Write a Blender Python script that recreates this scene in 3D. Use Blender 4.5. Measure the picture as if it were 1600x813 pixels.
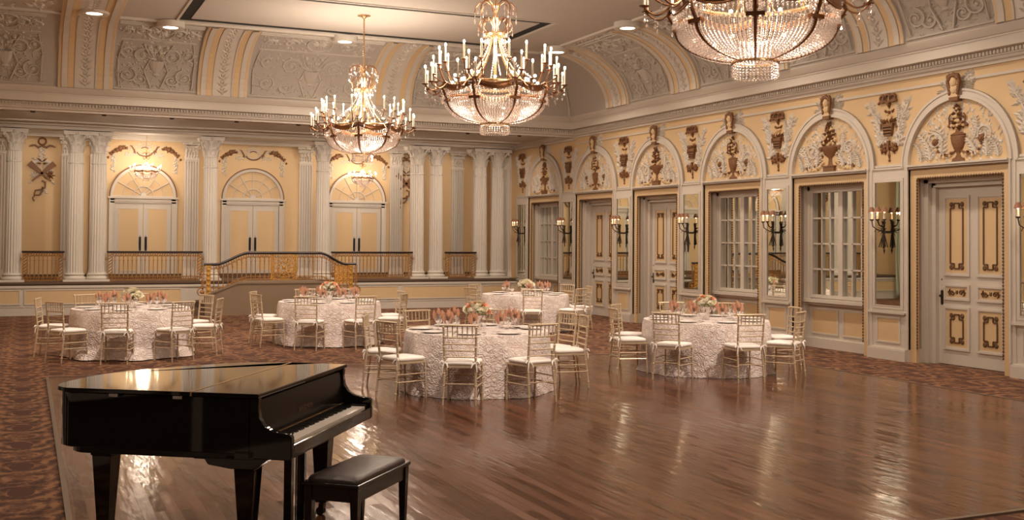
import bpy, math, random
from mathutils import Matrix, Vector
PI = math.pi
sin, cos = math.sin, math.cos
random.seed(7)
for o in list(bpy.data.objects): bpy.data.objects.remove(o, do_unlink=True)
SC = bpy.context.scene
COL = SC.collection

# ------------------------------------------------------------------ camera
cam_d = bpy.data.cameras.new('camera'); cam = bpy.data.objects.new('camera', cam_d); COL.objects.link(cam)
CR = [(0.91292355, 0.01632231, 0.40780408), (-0.40806253, 0.01825543, 0.91277145), (0.0074539, -0.99970012, 0.02332634)]
mw = Matrix.Identity(4)
for i in range(3):
    mw[i][0] = CR[i][0]; mw[i][1] = -CR[i][1]; mw[i][2] = -CR[i][2]
mw[2][3] = 1.93
cam.matrix_world = mw
cam_d.sensor_width = 36; cam_d.lens = 38.25; cam_d.shift_y = -0.0453
cam_d.clip_start = .05; cam_d.clip_end = 200
SC.camera = cam

# ------------------------------------------------------------------ view and lights
SC.view_settings.view_transform = 'Standard'
try: SC.view_settings.look = 'None'
except Exception: pass
SC.view_settings.gamma = 1; SC.view_settings.use_curve_mapping = False
SC.view_settings.exposure = -0.06
SC.cycles.max_bounces = 8; SC.cycles.diffuse_bounces = 4; SC.cycles.glossy_bounces = 4
SC.cycles.transparent_max_bounces = 12; SC.cycles.caustics_reflective = False; SC.cycles.caustics_refractive = False
SC.cycles.sample_clamp_indirect = 4; SC.cycles.use_denoising = True
W = bpy.data.worlds.new('world'); SC.world = W; W.use_nodes = True
W.node_tree.nodes['Background'].inputs[0].default_value = (.9, .8, .7, 1); W.node_tree.nodes['Background'].inputs[1].default_value = .02
WARM = (1.0, .825, .665)
def light(name, kind, loc, power, size=.1, color=WARM, rot=None, **k):
    d = bpy.data.lights.new(name, kind); d.energy = power; d.color = color
    if kind == 'AREA': d.size = size; d.shape = k.get('shape', 'SQUARE')
    else: d.shadow_soft_size = size
    if kind == 'AREA' and 'size_y' in k: d.shape = 'RECTANGLE'; d.size_y = k['size_y']
    if kind == 'SPOT': d.spot_size = k.get('cone', 2.0); d.spot_blend = .8
    o = bpy.data.objects.new(name, d); COL.objects.link(o); o.location = loc
    if rot: o.rotation_euler = rot
    return o
P_SOFF = 135
P_PIN = 1200
P_CH, P_BOWL, P_DOWN, P_REST, P_STAGE, P_SCONCE = 285, 40, 290, 125, 58, 3.5
# fill lights added under the soffit to brighten the stage back wall
for x_ in (1.2, 5.87, 10.6): light('stage_fill', 'AREA', (x_, 30.0, 4.65), 12, 3.6, size_y=.3)
# the hall's other chandeliers, behind the camera
light('hall_light', 'POINT', (6, 1.9, 4.4), P_REST, .8)
light('hall_light', 'POINT', (6, -4.2, 4.4), P_REST, .8)

# ------------------------------------------------------------------ materials
def nt(name):
    m = bpy.data.materials.new(name); m.use_nodes = True
    n = m.node_tree; b = n.nodes['Principled BSDF']
    return m, n, b
def N(t, kind, **k):
    n = t.nodes.new(kind)
    for a, v in k.items():
        if a in ('ins',):
            for i, x in v.items(): n.inputs[i].default_value = x
        else: setattr(n, a, v)
    return n
def mat(name, col, rough=.5, metal=0, bump=0, bscale=30, var=0, **k):
    m, t, b = nt(name)
    b.inputs['Base Color'].default_value = (*col, 1); b.inputs['Roughness'].default_value = rough; b.inputs['Metallic'].default_value = metal
    if 'coat' in k: b.inputs['Coat Weight'].default_value = k['coat']; b.inputs['Coat Roughness'].default_value = k.get('coatr', .05)
    if 'sheen' in k: b.inputs['Sheen Weight'].default_value = k['sheen']
    if 'trans' in k: b.inputs['Transmission Weight'].default_value = k['trans']
    if bump or var:
        tc = N(t, 'ShaderNodeTexCoord'); no = N(t, 'ShaderNodeTexNoise', ins={'Scale': bscale, 'Detail': 4.0})
        t.links.new(tc.outputs['Object'], no.inputs['Vector'])
        if bump:
            bu = N(t, 'ShaderNodeBump', ins={'Strength': bump, 'Distance': .01})
            t.links.new(no.outputs['Fac'], bu.inputs['Height']); t.links.new(bu.outputs['Normal'], b.inputs['Normal'])
        if var:
            mx = N(t, 'ShaderNodeMix', data_type='RGBA'); mx.inputs[6].default_value = (*[c * (1 - var) for c in col], 1); mx.inputs[7].default_value = (*[min(1, c * (1 + var)) for c in col], 1)
            t.links.new(no.outputs['Fac'], mx.inputs[0]); t.links.new(mx.outputs[2], b.inputs['Base Color'])
    return m
def emis(name, col, s, sampled=False):
    m, t, b = nt(name)
    b.inputs['Base Color'].default_value = (*col, 1); b.inputs['Emission Color'].default_value = (*col, 1); b.inputs['Emission Strength'].default_value = s
    if not sampled: m.cycles.emission_sampling = 'NONE'
    return m
M = {}
M['white'] = mat('white_trim_paint', (.64, .58, .505), .55, bump=.1, bscale=8)
M['stone'] = mat('column_plaster', (.69, .635, .565), .6, bump=.15, bscale=12)
M['cream'] = mat('cream_wall_paint', (.70, .505, .285), .6, var=.04, bscale=2)
M['relief'] = mat('plaster_relief', (.64, .585, .51), .65, bump=.3, bscale=40)
M['vault'] = mat('vault_plaster', (.47, .42, .37), .75, bump=.8, bscale=26)
M['vaultrelief'] = mat('vault_relief_plaster', (.56, .505, .44), .7, bump=.4, bscale=40)
M['ceil'] = mat('ceiling_paint', (.54, .48, .42), .8, var=.03, bscale=.6)
M['brown'] = mat('bronze_brown_paint', (.20, .085, .03), .45, bump=.5, bscale=60, var=.35)
M['goldbrown'] = mat('gilded_moulding', (.15, .075, .03), .4, metal=.2, bump=.8, bscale=90, var=.4)
M['black'] = mat('dark_slot', (.012, .011, .01), .7)
M['darkwood'] = mat('dark_handrail_wood', (.02, .008, .006), .35)
M['chrome'] = mat('chrome_hinge', (.8, .76, .72), .2, metal=1)
M['dark_unseen'] = mat('dark_unseen_wall', (.085, .062, .052), .6)  # made-up dark tone for unseen walls, so the piano reflects dark
M['iron'] = mat('gilded_iron', (.50, .27, .09), .38, metal=.75, var=.45, bscale=18)
M['gold'] = mat('bright_gilding', (.75, .43, .12), .35, metal=.75, var=.35, bscale=25, bump=.6)
M['bronze'] = mat('chandelier_bronze', (.28, .13, .06), .32, metal=.85, var=.4, bscale=30)
M['brass'] = mat('brass_tube', (.75, .52, .28), .25, metal=.9)
M['darkbronze'] = mat('dark_bronze', (.06, .045, .035), .4, metal=.7, var=.4, bscale=40)
M['candle'] = mat('ivory_candle', (.85, .75, .58), .5)
M['flame'] = emis('candle_bulb_glow', (1, .80, .52), 22)
M['flame_small'] = emis('sconce_bulb_glow', (1, .74, .42), 6)
M['lens'] = emis('downlight_lens', (1, .84, .62), 7)
M['stagelens'] = emis('small_bulb_glow', (1, .78, .5), 16)
M['shade'] = mat('sconce_shade', (.33, .16, .09), .7)
M['piano'] = mat('piano_lacquer', (.006, .0045, .0045), .05)
M['pianosat'] = mat('piano_satin_black', (.012, .009, .009), .2)
M['pianodull'] = mat('piano_inner_black', (.008, .006, .006), .25); M['pianodull'].node_tree.nodes['Principled BSDF'].inputs['Specular IOR Level'].default_value = .12
M['leather'] = mat('bench_leather', (.045, .03, .028), .36, bump=.25, bscale=120)
M['ivory'] = mat('key_ivory', (.82, .74, .66), .25)
M['ebony'] = mat('key_ebony', (.01, .01, .01), .2)
M['chair'] = mat('champagne_gold_chair', (.66, .53, .37), .32, metal=.35, var=.12, bscale=20)
M['pad'] = mat('ivory_seat_pad', (.92, .87, .83), .7, bump=.1, bscale=60, sheen=.2)
M['plate'] = mat('white_china', (.86, .82, .78), .18)
M['vase'] = mat('mercury_glass_vase', (.8, .75, .7), .2, metal=.6, bump=.8, bscale=50)
M['napkin'] = mat('copper_satin_napkin', (.56, .27, .165), .42, bump=.3, bscale=30, sheen=.3)
M['rose'] = mat('cream_rose_petals', (.86, .80, .62), .6, bump=.6, bscale=70)
M['peach'] = mat('peach_rose_petals', (.85, .42, .26), .6, bump=.6, bscale=70)
M['leaf'] = mat('green_leaves', (.10, .18, .05), .5, var=.3, bscale=30)
M['curtain'] = mat('sage_green_drape', (.46, .50, .36), .85)
M['carpet_dark'] = mat('stage_carpet', (.14, .085, .055), .95, bump=.4, bscale=200, var=.3)
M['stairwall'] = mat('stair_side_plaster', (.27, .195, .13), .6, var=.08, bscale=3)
M['floortrim'] = mat('dance_floor_edge_metal', (.22, .17, .13), .35, metal=.5)
m, t, b = nt('mirror_glass'); b.inputs['Base Color'].default_value = (.80, .82, .74, 1); b.inputs['Metallic'].default_value = 1; b.inputs['Roughness'].default_value = .015; M['mirror'] = m
def thin(name, col, mixv, rough=.03):
    m = bpy.data.materials.new(name); m.use_nodes = True; t = m.node_tree; t.nodes.clear()
    o = N(t, 'ShaderNodeOutputMaterial'); tr = N(t, 'ShaderNodeBsdfTransparent'); gl = N(t, 'ShaderNodeBsdfGlossy', ins={'Roughness': rough}); gl.inputs[0].default_value = (*col, 1)
    lw = N(t, 'ShaderNodeLayerWeight', ins={'Blend': mixv}); mx = N(t, 'ShaderNodeMixShader')
    t.links.new(lw.outputs['Facing'], mx.inputs[0]); t.links.new(tr.outputs[0], mx.inputs[1]); t.links.new(gl.outputs[0], mx.inputs[2]); t.links.new(mx.outputs[0], o.inputs[0])
    return m
M['glass'] = thin('clear_wine_glass', (1, .98, .97), .80, .10)
def crystal(name, glow=0):
    m = bpy.data.materials.new(name); m.use_nodes = True; t = m.node_tree; t.nodes.clear()
    o = N(t, 'ShaderNodeOutputMaterial'); gl = N(t, 'ShaderNodeBsdfGlossy', ins={'Roughness': .08}); gl.inputs[0].default_value = (.95, .9, .88, 1)
    tl = N(t, 'ShaderNodeBsdfTranslucent'); tl.inputs[0].default_value = (.95, .84, .76, 1); tr = N(t, 'ShaderNodeBsdfTransparent'); tr.inputs[0].default_value = (.95, .9, .88, 1)
    a = N(t, 'ShaderNodeMixShader', ins={0: .38}); c = N(t, 'ShaderNodeMixShader', ins={0: .22})
    t.links.new(gl.outputs[0], a.inputs[1]); t.links.new(tl.outputs[0], a.inputs[2]); t.links.new(a.outputs[0], c.inputs[1]); t.links.new(tr.outputs[0], c.inputs[2]); t.links.new(c.outputs[0], o.inputs[0])
    return m
M['crystal'] = crystal('cut_crystal')

def carpet():
    m, t, b = nt('patterned_carpet'); L = t.links.new
    tc = N(t, 'ShaderNodeTexCoord'); mp = N(t, 'ShaderNodeMapping'); mp.inputs['Scale'].default_value = (1, 1, 1)
    L(tc.outputs['Object'], mp.inputs['Vector'])
    sep = N(t, 'ShaderNodeSeparateXYZ'); L(mp.outputs[0], sep.inputs[0])
    no = N(t, 'ShaderNodeTexNoise', ins={'Scale': 7.0, 'Detail': 6.0, 'Roughness': .75}); L(mp.outputs[0], no.inputs['Vector'])
    n2 = N(t, 'ShaderNodeTexNoise', ins={'Scale': 30.0, 'Detail': 4.0}); L(mp.outputs[0], n2.inputs['Vector'])
    def mth(op, a, b_=None, c=None):
        q = N(t, 'ShaderNodeMath', operation=op)
        for k, v_ in enumerate((a, b_, c)):
            if v_ is None: continue
            if isinstance(v_, (int, float)): q.inputs[k].default_value = v_
            else: L(v_, q.inputs[k])
        return q.outputs[0]
    cx = mth('COSINE', mth('MULTIPLY', sep.outputs[0], 2 * PI / .84)); cy = mth('COSINE', mth('MULTIPLY', sep.outputs[1], 2 * PI))
    prod = mth('MULTIPLY', cx, cy)
    ph = mth('MULTIPLY_ADD', prod, 3.4, mth('MULTIPLY_ADD', sep.outputs[1], 18.8496, mth('MULTIPLY', cx, 3.2)))
    ph = mth('MULTIPLY_ADD', no.outputs['Fac'], 9.0, ph)
    wv1 = mth('MULTIPLY_ADD', mth('SINE', ph), .5, .5)
    wv2 = mth('MULTIPLY_ADD', mth('SINE', mth('MULTIPLY_ADD', prod, 9.0, mth('MULTIPLY', no.outputs['Fac'], 14.0))), .22, 0.0)
    tot = mth('ADD', mth('MULTIPLY_ADD', wv1, .48, wv2), mth('MULTIPLY_ADD', n2.outputs['Fac'], .9, -.2))
    cr = N(t, 'ShaderNodeValToRGB'); e = cr.color_ramp.elements
    e[0].position = 0; e[0].color = (.045, .018, .010, 1); e[1].position = 1; e[1].color = (.30, .15, .068, 1)
    for p, c in ((.22, (.085, .032, .017)), (.42, (.130, .054, .028)), (.6, (.20, .088, .042)), (.78, (.28, .135, .062))):
        x = e.new(p); x.color = (*c, 1)
    L(tot, cr.inputs[0])
    # dark medallions on a lattice
    sx = N(t, 'ShaderNodeSeparateXYZ'); L(tc.outputs['Object'], sx.inputs[0])
    def cell(out, per, off):
        a = N(t, 'ShaderNodeMath', operation='MULTIPLY_ADD', ins={1: 1 / per, 2: off}); L(out, a.inputs[0])
        f = N(t, 'ShaderNodeMath', operation='FRACT'); L(a.outputs[0], f.inputs[0])
        s = N(t, 'ShaderNodeMath', operation='SUBTRACT', ins={1: .5}); L(f.outputs[0], s.inputs[0])
        q = N(t, 'ShaderNodeMath', operation='MULTIPLY', ins={}); L(s.outputs[0], q.inputs[0]); L(s.outputs[0], q.inputs[1]); return q.outputs[0]
    def dots(ox, oy):
        qx = cell(sx.outputs[0], .84, ox); qy = cell(sx.outputs[1], 1.0, oy)
        s = N(t, 'ShaderNodeMath', operation='ADD'); q2 = N(t, 'ShaderNodeMath', operation='MULTIPLY', ins={1: 2.2}); L(qx, q2.inputs[0]); L(q2.outputs[0], s.inputs[0]); L(qy, s.inputs[1])
        nz = N(t, 'ShaderNodeMath', operation='MULTIPLY_ADD', ins={1: .012}); L(no.outputs['Fac'], nz.inputs[0]); L(s.outputs[0], nz.inputs[2])
        l = N(t, 'ShaderNodeMath', operation='LESS_THAN', ins={1: .034}); L(nz.outputs[0], l.inputs[0]); return l.outputs[0]
    mxm = N(t, 'ShaderNodeMath', operation='MAXIMUM'); L(dots(0, 0), mxm.inputs[0]); L(dots(.5, .5), mxm.inputs[1])
    mx = N(t, 'ShaderNodeMix', data_type='RGBA'); L(mxm.outputs[0], mx.inputs[0]); L(cr.outputs[0], mx.inputs[6]); mx.inputs[7].default_value = (.085, .028, .015, 1)
    L(mx.outputs[2], b.inputs['Base Color']); b.inputs['Roughness'].default_value = .95
    bu = N(t, 'ShaderNodeBump', ins={'Strength': .4, 'Distance': .01}); L(no.outputs['Fac'], bu.inputs['Height']); L(bu.outputs[0], b.inputs['Normal'])
    return m
M['carpet'] = carpet()
def parquet():
    m, t, b = nt('parquet_planks'); L = t.links.new
    tc = N(t, 'ShaderNodeTexCoord'); mp = N(t, 'ShaderNodeMapping'); mp.inputs['Rotation'].default_value = (0, 0, PI / 2); L(tc.outputs['Object'], mp.inputs['Vector'])
    br = N(t, 'ShaderNodeTexBrick', offset=.37, ins={'Scale': 1.0, 'Mortar Size': .0035, 'Mortar Smooth': .3, 'Bias': 0, 'Brick Width': .95, 'Row Height': .085})
    br.inputs['Color1'].default_value = (0, 0, 0, 1); br.inputs['Color2'].default_value = (1, 1, 1, 1); br.inputs['Mortar'].default_value = (.4, .4, .4, 1)
    L(mp.outputs[0], br.inputs['Vector'])
    m2 = N(t, 'ShaderNodeMapping'); m2.inputs['Scale'].default_value = (14, .9, 1); L(tc.outputs['Object'], m2.inputs['Vector'])
    no = N(t, 'ShaderNodeTexNoise', ins={'Scale': 2.2, 'Detail': 7.0, 'Distortion': .8}); L(m2.outputs[0], no.inputs['Vector'])
    n3 = N(t, 'ShaderNodeTexNoise', ins={'Scale': .7, 'Detail': 3.0}); L(tc.outputs['Object'], n3.inputs['Vector'])
    s = N(t, 'ShaderNodeMath', operation='MULTIPLY_ADD', ins={1: .42}); L(br.outputs['Color'], s.inputs[0])
    s2 = N(t, 'ShaderNodeMath', operation='MULTIPLY_ADD', ins={1: .55}); L(no.outputs['Fac'], s2.inputs[0]); L(s.outputs[0], s2.inputs[2])
    s3 = N(t, 'ShaderNodeMath', operation='MULTIPLY', ins={1: .22}); L(n3.outputs['Fac'], s3.inputs[0]); L(s3.outputs[0], s.inputs[2])
    cr = N(t, 'ShaderNodeValToRGB'); e = cr.color_ramp.elements
    e[0].position = .25; e[0].color = (.050, .017, .008, 1); e[1].position = .85; e[1].color = (.185, .068, .031, 1)
    x = e.new(.52); x.color = (.100, .036, .017, 1)
    L(s2.outputs[0], cr.inputs[0]); L(cr.outputs[0], b.inputs['Base Color'])
    rr = N(t, 'ShaderNodeMapRange', ins={3: .09, 4: .22}); L(br.outputs['Color'], rr.inputs[0]); L(rr.outputs[0], b.inputs['Roughness'])
    b.inputs['IOR'].default_value = 1.5
    m4 = N(t, 'ShaderNodeMapping'); m4.inputs['Scale'].default_value = (9, 1.6, 1); L(tc.outputs['Object'], m4.inputs['Vector'])
    n4 = N(t, 'ShaderNodeTexNoise', ins={'Scale': 1.6, 'Detail': 2.0}); L(m4.outputs[0], n4.inputs['Vector'])
    hs = N(t, 'ShaderNodeMath', operation='MULTIPLY_ADD', ins={1: -1.6}); L(br.outputs['Fac'], hs.inputs[0]); 
    h2 = N(t, 'ShaderNodeMath', operation='MULTIPLY_ADD', ins={1: 1.4}); L(n4.outputs['Fac'], h2.inputs[0]); L(br.outputs['Color'], h2.inputs[2])
    L(h2.outputs[0], hs.inputs[2])
    bu = N(t, 'ShaderNodeBump', ins={'Strength': .45, 'Distance': .006}); L(hs.outputs[0], bu.inputs['Height']); L(bu.outputs[0], b.inputs['Normal'])
    return m
M['parquet'] = parquet()
def rosette_cloth():
    m, t, b = nt('rosette_tablecloth'); L = t.links.new
    uv = N(t, 'ShaderNodeTexCoord'); vo = N(t, 'ShaderNodeTexVoronoi', ins={'Scale': 12.5, 'Randomness': .8}); L(uv.outputs['UV'], vo.inputs['Vector'])
    no = N(t, 'ShaderNodeTexNoise', ins={'Scale': 17.0, 'Detail': 5.0}); L(uv.outputs['UV'], no.inputs['Vector'])
    ad = N(t, 'ShaderNodeMath', operation='MULTIPLY_ADD', ins={1: .9}); L(no.outputs['Fac'], ad.inputs[0]); L(vo.outputs['Distance'], ad.inputs[2])
    ml = N(t, 'ShaderNodeMath', operation='MULTIPLY', ins={1: 21.0}); L(ad.outputs[0], ml.inputs[0])
    sn = N(t, 'ShaderNodeMath', operation='SINE'); L(ml.outputs[0], sn.inputs[0])
    h = N(t, 'ShaderNodeMath', operation='MULTIPLY_ADD', ins={1: .3}); L(sn.outputs[0], h.inputs[0])
    inv = N(t, 'ShaderNodeMath', operation='MULTIPLY', ins={1: -1.3}); L(vo.outputs['Distance'], inv.inputs[0]); L(inv.outputs[0], h.inputs[2])
    bu = N(t, 'ShaderNodeBump', ins={'Strength': .6, 'Distance': .03}); L(h.outputs[0], bu.inputs['Height']); L(bu.outputs[0], b.inputs['Normal'])
    mx = N(t, 'ShaderNodeMix', data_type='RGBA'); mx.inputs[6].default_value = (.97, .92, .90, 1); mx.inputs[7].default_value = (.80, .66, .61, 1)
    mr = N(t, 'ShaderNodeMapRange', ins={1: .15, 2: 1.0}); hh = N(t, 'ShaderNodeMath', operation='MULTIPLY_ADD', ins={1: -.22, 2: .25}); L(sn.outputs[0], hh.inputs[0]); h3 = N(t, 'ShaderNodeMath', operation='ADD'); L(hh.outputs[0], h3.inputs[0]); L(vo.outputs['Distance'], h3.inputs[1]); L(h3.outputs[0], mr.inputs[0]); L(mr.outputs[0], mx.inputs[0]); L(mx.outputs[2], b.inputs['Base Color']); b.inputs['Roughness'].default_value = .6; b.inputs['Sheen Weight'].default_value = .25
    return m
M['cloth'] = rosette_cloth()

# ------------------------------------------------------------------ mesh builder
class MB:
    def __init__(s): s.v = []; s.f = []; s.uv = None
    def add(s, vs, fs):
        n = len(s.v); s.v += [tuple(v) for v in vs]; s.f += [tuple(i + n for i in f) for f in fs]; return s
    def box(s, x0, x1, y0, y1, z0, z1):
        return s.add([(x0, y0, z0), (x1, y0, z0), (x1, y1, z0), (x0, y1, z0), (x0, y0, z1), (x1, y0, z1), (x1, y1, z1), (x0, y1, z1)],
                     [(0, 3, 2, 1), (4, 5, 6, 7), (0, 1, 5, 4), (1, 2, 6, 5), (2, 3, 7, 6), (3, 0, 4, 7)])
    def taper(s, c, a, b, z0, z1):   # square leg: half sizes a at z0, b at z1
        x, y = c
        return s.add([(x - a, y - a, z0), (x + a, y - a, z0), (x + a, y + a, z0), (x - a, y + a, z0), (x - b, y - b, z1), (x + b, y - b, z1), (x + b, y + b, z1), (x - b, y + b, z1)],
                     [(0, 3, 2, 1), (4, 5, 6, 7), (0, 1, 5, 4), (1, 2, 6, 5), (2, 3, 7, 6), (3, 0, 4, 7)])
    def prism(s, poly, d0, d1, plane='xz'):   # polygon in a plane, extruded along the third axis
        n = len(poly)
        def P(p, d): return {'xz': (p[0], d, p[1]), 'xy': (p[0], p[1], d), 'yz': (d, p[0], p[1])}[plane]
        vs = [P(p, d0) for p in poly] + [P(p, d1) for p in poly]
        return s.add(vs, [tuple(range(n)), tuple(range(2 * n - 1, n - 1, -1))] + [(i, i + n, (i + 1) % n + n, (i + 1) % n) for i in range(n)])
    def tube(s, pts, r, n=6, closed=False, flat=1.0, cap=True):
        pts = [Vector(p) for p in pts]; k = len(pts)
        rs = r if isinstance(r, (list, tuple)) else [r] * k
        base = len(s.v); up = None
        for i, p in enumerate(pts):
            a = pts[(i - 1) % k] if (closed or i > 0) else p
            c = pts[(i + 1) % k] if (closed or i < k - 1) else p
            d = (c - a)
            if d.length < 1e-9: d = Vector((0, 0, 1))
            d.normalize()
            if up is None: up = Vector((0, 1, 0)) if abs(d.y) < .9 else Vector((1, 0, 0))
            u = (up - d * up.dot(d))
            if u.length < 1e-6: u = d.orthogonal()
            u.normalize(); w = d.cross(u); up = u
            for j in range(n):
                q = 2 * PI * j / n
                s.v.append(tuple(p + (u * cos(q) * flat + w * sin(q)) * rs[i]))
        for i in range(k if closed else k - 1):
            for j in range(n):
                a0 = base + i * n + j; a1 = base + i * n + (j + 1) % n; b0 = base + ((i + 1) % k) * n + j; b1 = base + ((i + 1) % k) * n + (j + 1) % n
                s.f.append((a0, a1, b1, b0))
        if cap and not closed: s.f.append(tuple(base + j for j in range(n))[::-1]); s.f.append(tuple(base + (k - 1) * n + j for j in range(n)))
        return s
    def lathe(s, prof, n=16, c=(0, 0, 0), flute=0, nf=0, a0=0, a1=2 * PI, sy=1.0):
        base = len(s.v); full = abs(a1 - a0 - 2 * PI) < 1e-6; m = n if full else n + 1
        for (r, z) in prof:
            for j in range(m):
                q = a0 + (a1 - a0) * j / n
                rr = r * (1 - flute * max(0, abs(sin(q * nf / 2)) - .38) / .62) if flute else r
                s.v.append((c[0] + rr * cos(q), c[1] + rr * sin(q) * sy, c[2] + z))
        for i in range(len(prof) - 1):
            for j in range(n):
                j1 = (j + 1) % m
                s.f.append((base + i * m + j, base + i * m + j1, base + (i + 1) * m + j1, base + (i + 1) * m + j))
        return s
    def ico(s, c, r, sc=(1, 1, 1)):
        g = (1 + 5 ** .5) / 2; k = r / math.hypot(1, g)
        V = [(-1, g, 0), (1, g, 0), (-1, -g, 0), (1, -g, 0), (0, -1, g), (0, 1, g), (0, -1, -g), (0, 1, -g), (g, 0, -1), (g, 0, 1), (-g, 0, -1), (-g, 0, 1)]
        F = [(0, 11, 5), (0, 5, 1), (0, 1, 7), (0, 7, 10), (0, 10, 11), (1, 5, 9), (5, 11, 4), (11, 10, 2), (10, 7, 6), (7, 1, 8), (3, 9, 4), (3, 4, 2), (3, 2, 6), (3, 6, 8), (3, 8, 9), (4, 9, 5), (2, 4, 11), (6, 2, 10), (8, 6, 7), (9, 8, 1)]
        return s.add([(c[0] + a * k * sc[0], c[1] + b_ * k * sc[1], c[2] + d * k * sc[2]) for a, b_, d in V], F)
    def octa(s, c, r, h=None):
        h = h or r; x, y, z = c
        return s.add([(x + r, y, z), (x, y + r, z), (x - r, y, z), (x, y - r, z), (x, y, z + h), (x, y, z - h)],
                     [(0, 1, 4), (1, 2, 4), (2, 3, 4), (3, 0, 4), (1, 0, 5), (2, 1, 5), (3, 2, 5), (0, 3, 5)])
    def grid(s, fn, nu, nv, cu=False):
        base = len(s.v); mu = nu if cu else nu + 1
        for i in range(nv + 1):
            for j in range(mu): s.v.append(tuple(fn(j / nu, i / nv)))
        for i in range(nv):
            for j in range(nu):
                j1 = (j + 1) % mu
                s.f.append((base + i * mu + j, base + i * mu + j1, base + (i + 1) * mu + j1, base + (i + 1) * mu + j))
        return s
    # wall ornament pieces: x right, z up, depth towards the viewer is -y
    def lf(s, x, z, ang, L, w, d=.02, off=0):
        ca, sa = cos(ang), sin(ang)
        def P(a, b_, e): return (x + a * ca - b_ * sa, -off - e, z + a * sa + b_ * ca)
        return s.add([P(0, 0, 0), P(L * .4, w / 2, 0), P(L, 0, 0), P(L * .4, -w / 2, 0), P(L * .45, 0, d)], [(0, 4, 1), (1, 4, 2), (2, 4, 3), (3, 4, 0)])
    def bl(s, x, z, r, d=.03, off=0, sz=1):
        n = 8; base = [(x + r * cos(2 * PI * j / n), -off, z + sz * r * sin(2 * PI * j / n)) for j in range(n)]
        mid = [(x + .7 * r * cos(2 * PI * j / n), -off - d * .8, z + sz * .7 * r * sin(2 * PI * j / n)) for j in range(n)]
        return s.add(base + mid + [(x, -off - d, z)], [(j, (j + 1) % n, (j + 1) % n + n, j + n) for j in range(n)] + [(j + n, (j + 1) % n + n, 2 * n) for j in range(n)])
    def cv(s, pts, r, n=5, off=None):
        k = len(pts); rs = r if isinstance(r, (list, tuple)) else [r] * k
        return s.tube([(p[0], -(off if off is not None else rs[i] * .5), p[1]) for i, p in enumerate(pts)], rs, n)
    def map(s, fn): s.v = [tuple(fn(*v)) for v in s.v]; return s
    def xf(s, m): s.v = [tuple(m @ Vector(v)) for v in s.v]; return s
    def merge(s, o, m=None):
        return s.add([tuple(m @ Vector(v)) for v in o.v] if m else o.v, o.f)
    def mesh(s, name, material, smooth=35):
        me = bpy.data.meshes.new(name); me.from_pydata(s.v, [], s.f); me.update()
        import bmesh
        b = bmesh.new(); b.from_mesh(me); bmesh.ops.recalc_face_normals(b, faces=b.faces[:]); b.to_mesh(me); b.free()
        me.materials.append(material)
        if smooth:
            me.polygons.foreach_set('use_smooth', [True] * len(me.polygons)); me.set_sharp_from_angle(angle=math.radians(smooth))
        return me
    def build(s, name, material, parent=None, smooth=35, bevel=0, loc=None, rz=None):
        o = bpy.data.objects.new(name, s.mesh(name, material, smooth)); COL.objects.link(o)
        if parent is not None: o.parent = parent
        if loc is not None: o.location = loc
        if rz is not None: o.rotation_euler.z = rz
        if bevel:
            bv = o.modifiers.new('bevel', 'BEVEL'); bv.width = bevel; bv.segments = 2; bv.limit_method = 'ANGLE'
        return o
def inst(mesh, name, parent, loc=(0, 0, 0), rz=0, sc=None):
    o = bpy.data.objects.new(name, mesh); COL.objects.link(o); o.parent = parent; o.location = loc; o.rotation_euler.z = rz
    if sc is not None: o.scale = (sc, sc, sc) if not isinstance(sc, tuple) else sc
    return o
def tag(o, label=None, cat=None, group=None, kind=None):
    if label: o['label'] = label
    if cat: o['category'] = cat
    if group: o['group'] = group
    if kind: o['kind'] = kind
    return o
def empty(name, loc=(0, 0, 0), rz=0, parent=None):
    o = bpy.data.objects.new(name, None); COL.objects.link(o); o.location = loc; o.rotation_euler.z = rz; o.empty_display_size = .1
    if parent is not None: o.parent = parent
    return o
def thing(name, label, cat, loc=(0, 0, 0), rz=0, group=None): return tag(empty(name, loc, rz), label, cat, group)
def struct(o): o['kind'] = 'structure'; return o
def copy_tree(o, parent=None):
    c = o.copy(); COL.objects.link(c); c.parent = parent
    if parent is not None: c.matrix_parent_inverse = o.matrix_parent_inverse
    for ch in [x for x in KIDS.get(o.name, [])]: copy_tree(ch, c)
    return c
KIDS = {}
def index_tree(o):
    for x in list(bpy.data.objects):
        if x.parent: 
            l = KIDS.setdefault(x.parent.name, [])
            if x not in l: l.append(x)
def arc(cx, cz, r, a0, a1, n=12, rz=None):
    return [(cx + r * cos(a0 + (a1 - a0) * i / n), cz + (rz or r) * sin(a0 + (a1 - a0) * i / n)) for i in range(n + 1)]
def spiral(cx, cz, r0, turns, a0, d=1, n=26, r1=.12):
    return [(cx + r0 * (1 - (1 - r1) * i / n) * cos(a0 + d * 2 * PI * turns * i / n), cz + r0 * (1 - (1 - r1) * i / n) * sin(a0 + d * 2 * PI * turns * i / n)) for i in range(n + 1)]

# ================================================================== ROOM
XR, XL, YB, YF, ZC = 13.0, -1.26, 30.8, -8.0, 6.3
ZS = .80        # stage height
struct(MB().box(XL - .4, XR + .9, YF - .2, 31.2, -.2, 0).build('floor', M['carpet'], smooth=0))
df = struct(MB().box(.32, 11.05, 5.7, 16.0, 0, .012).build('floor_dance', M['parquet'], smooth=0))
ft = MB()
for a in ((.28, .32, 5.66, 16.04), (11.05, 11.09, 5.66, 16.04), (.32, 11.05, 5.66, 5.7), (.32, 11.05, 16.0, 16.04)): ft.box(a[0], a[1], a[2], a[3], 0, .016)
struct(ft.build('trim_1', M['floortrim'], smooth=0))
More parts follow.
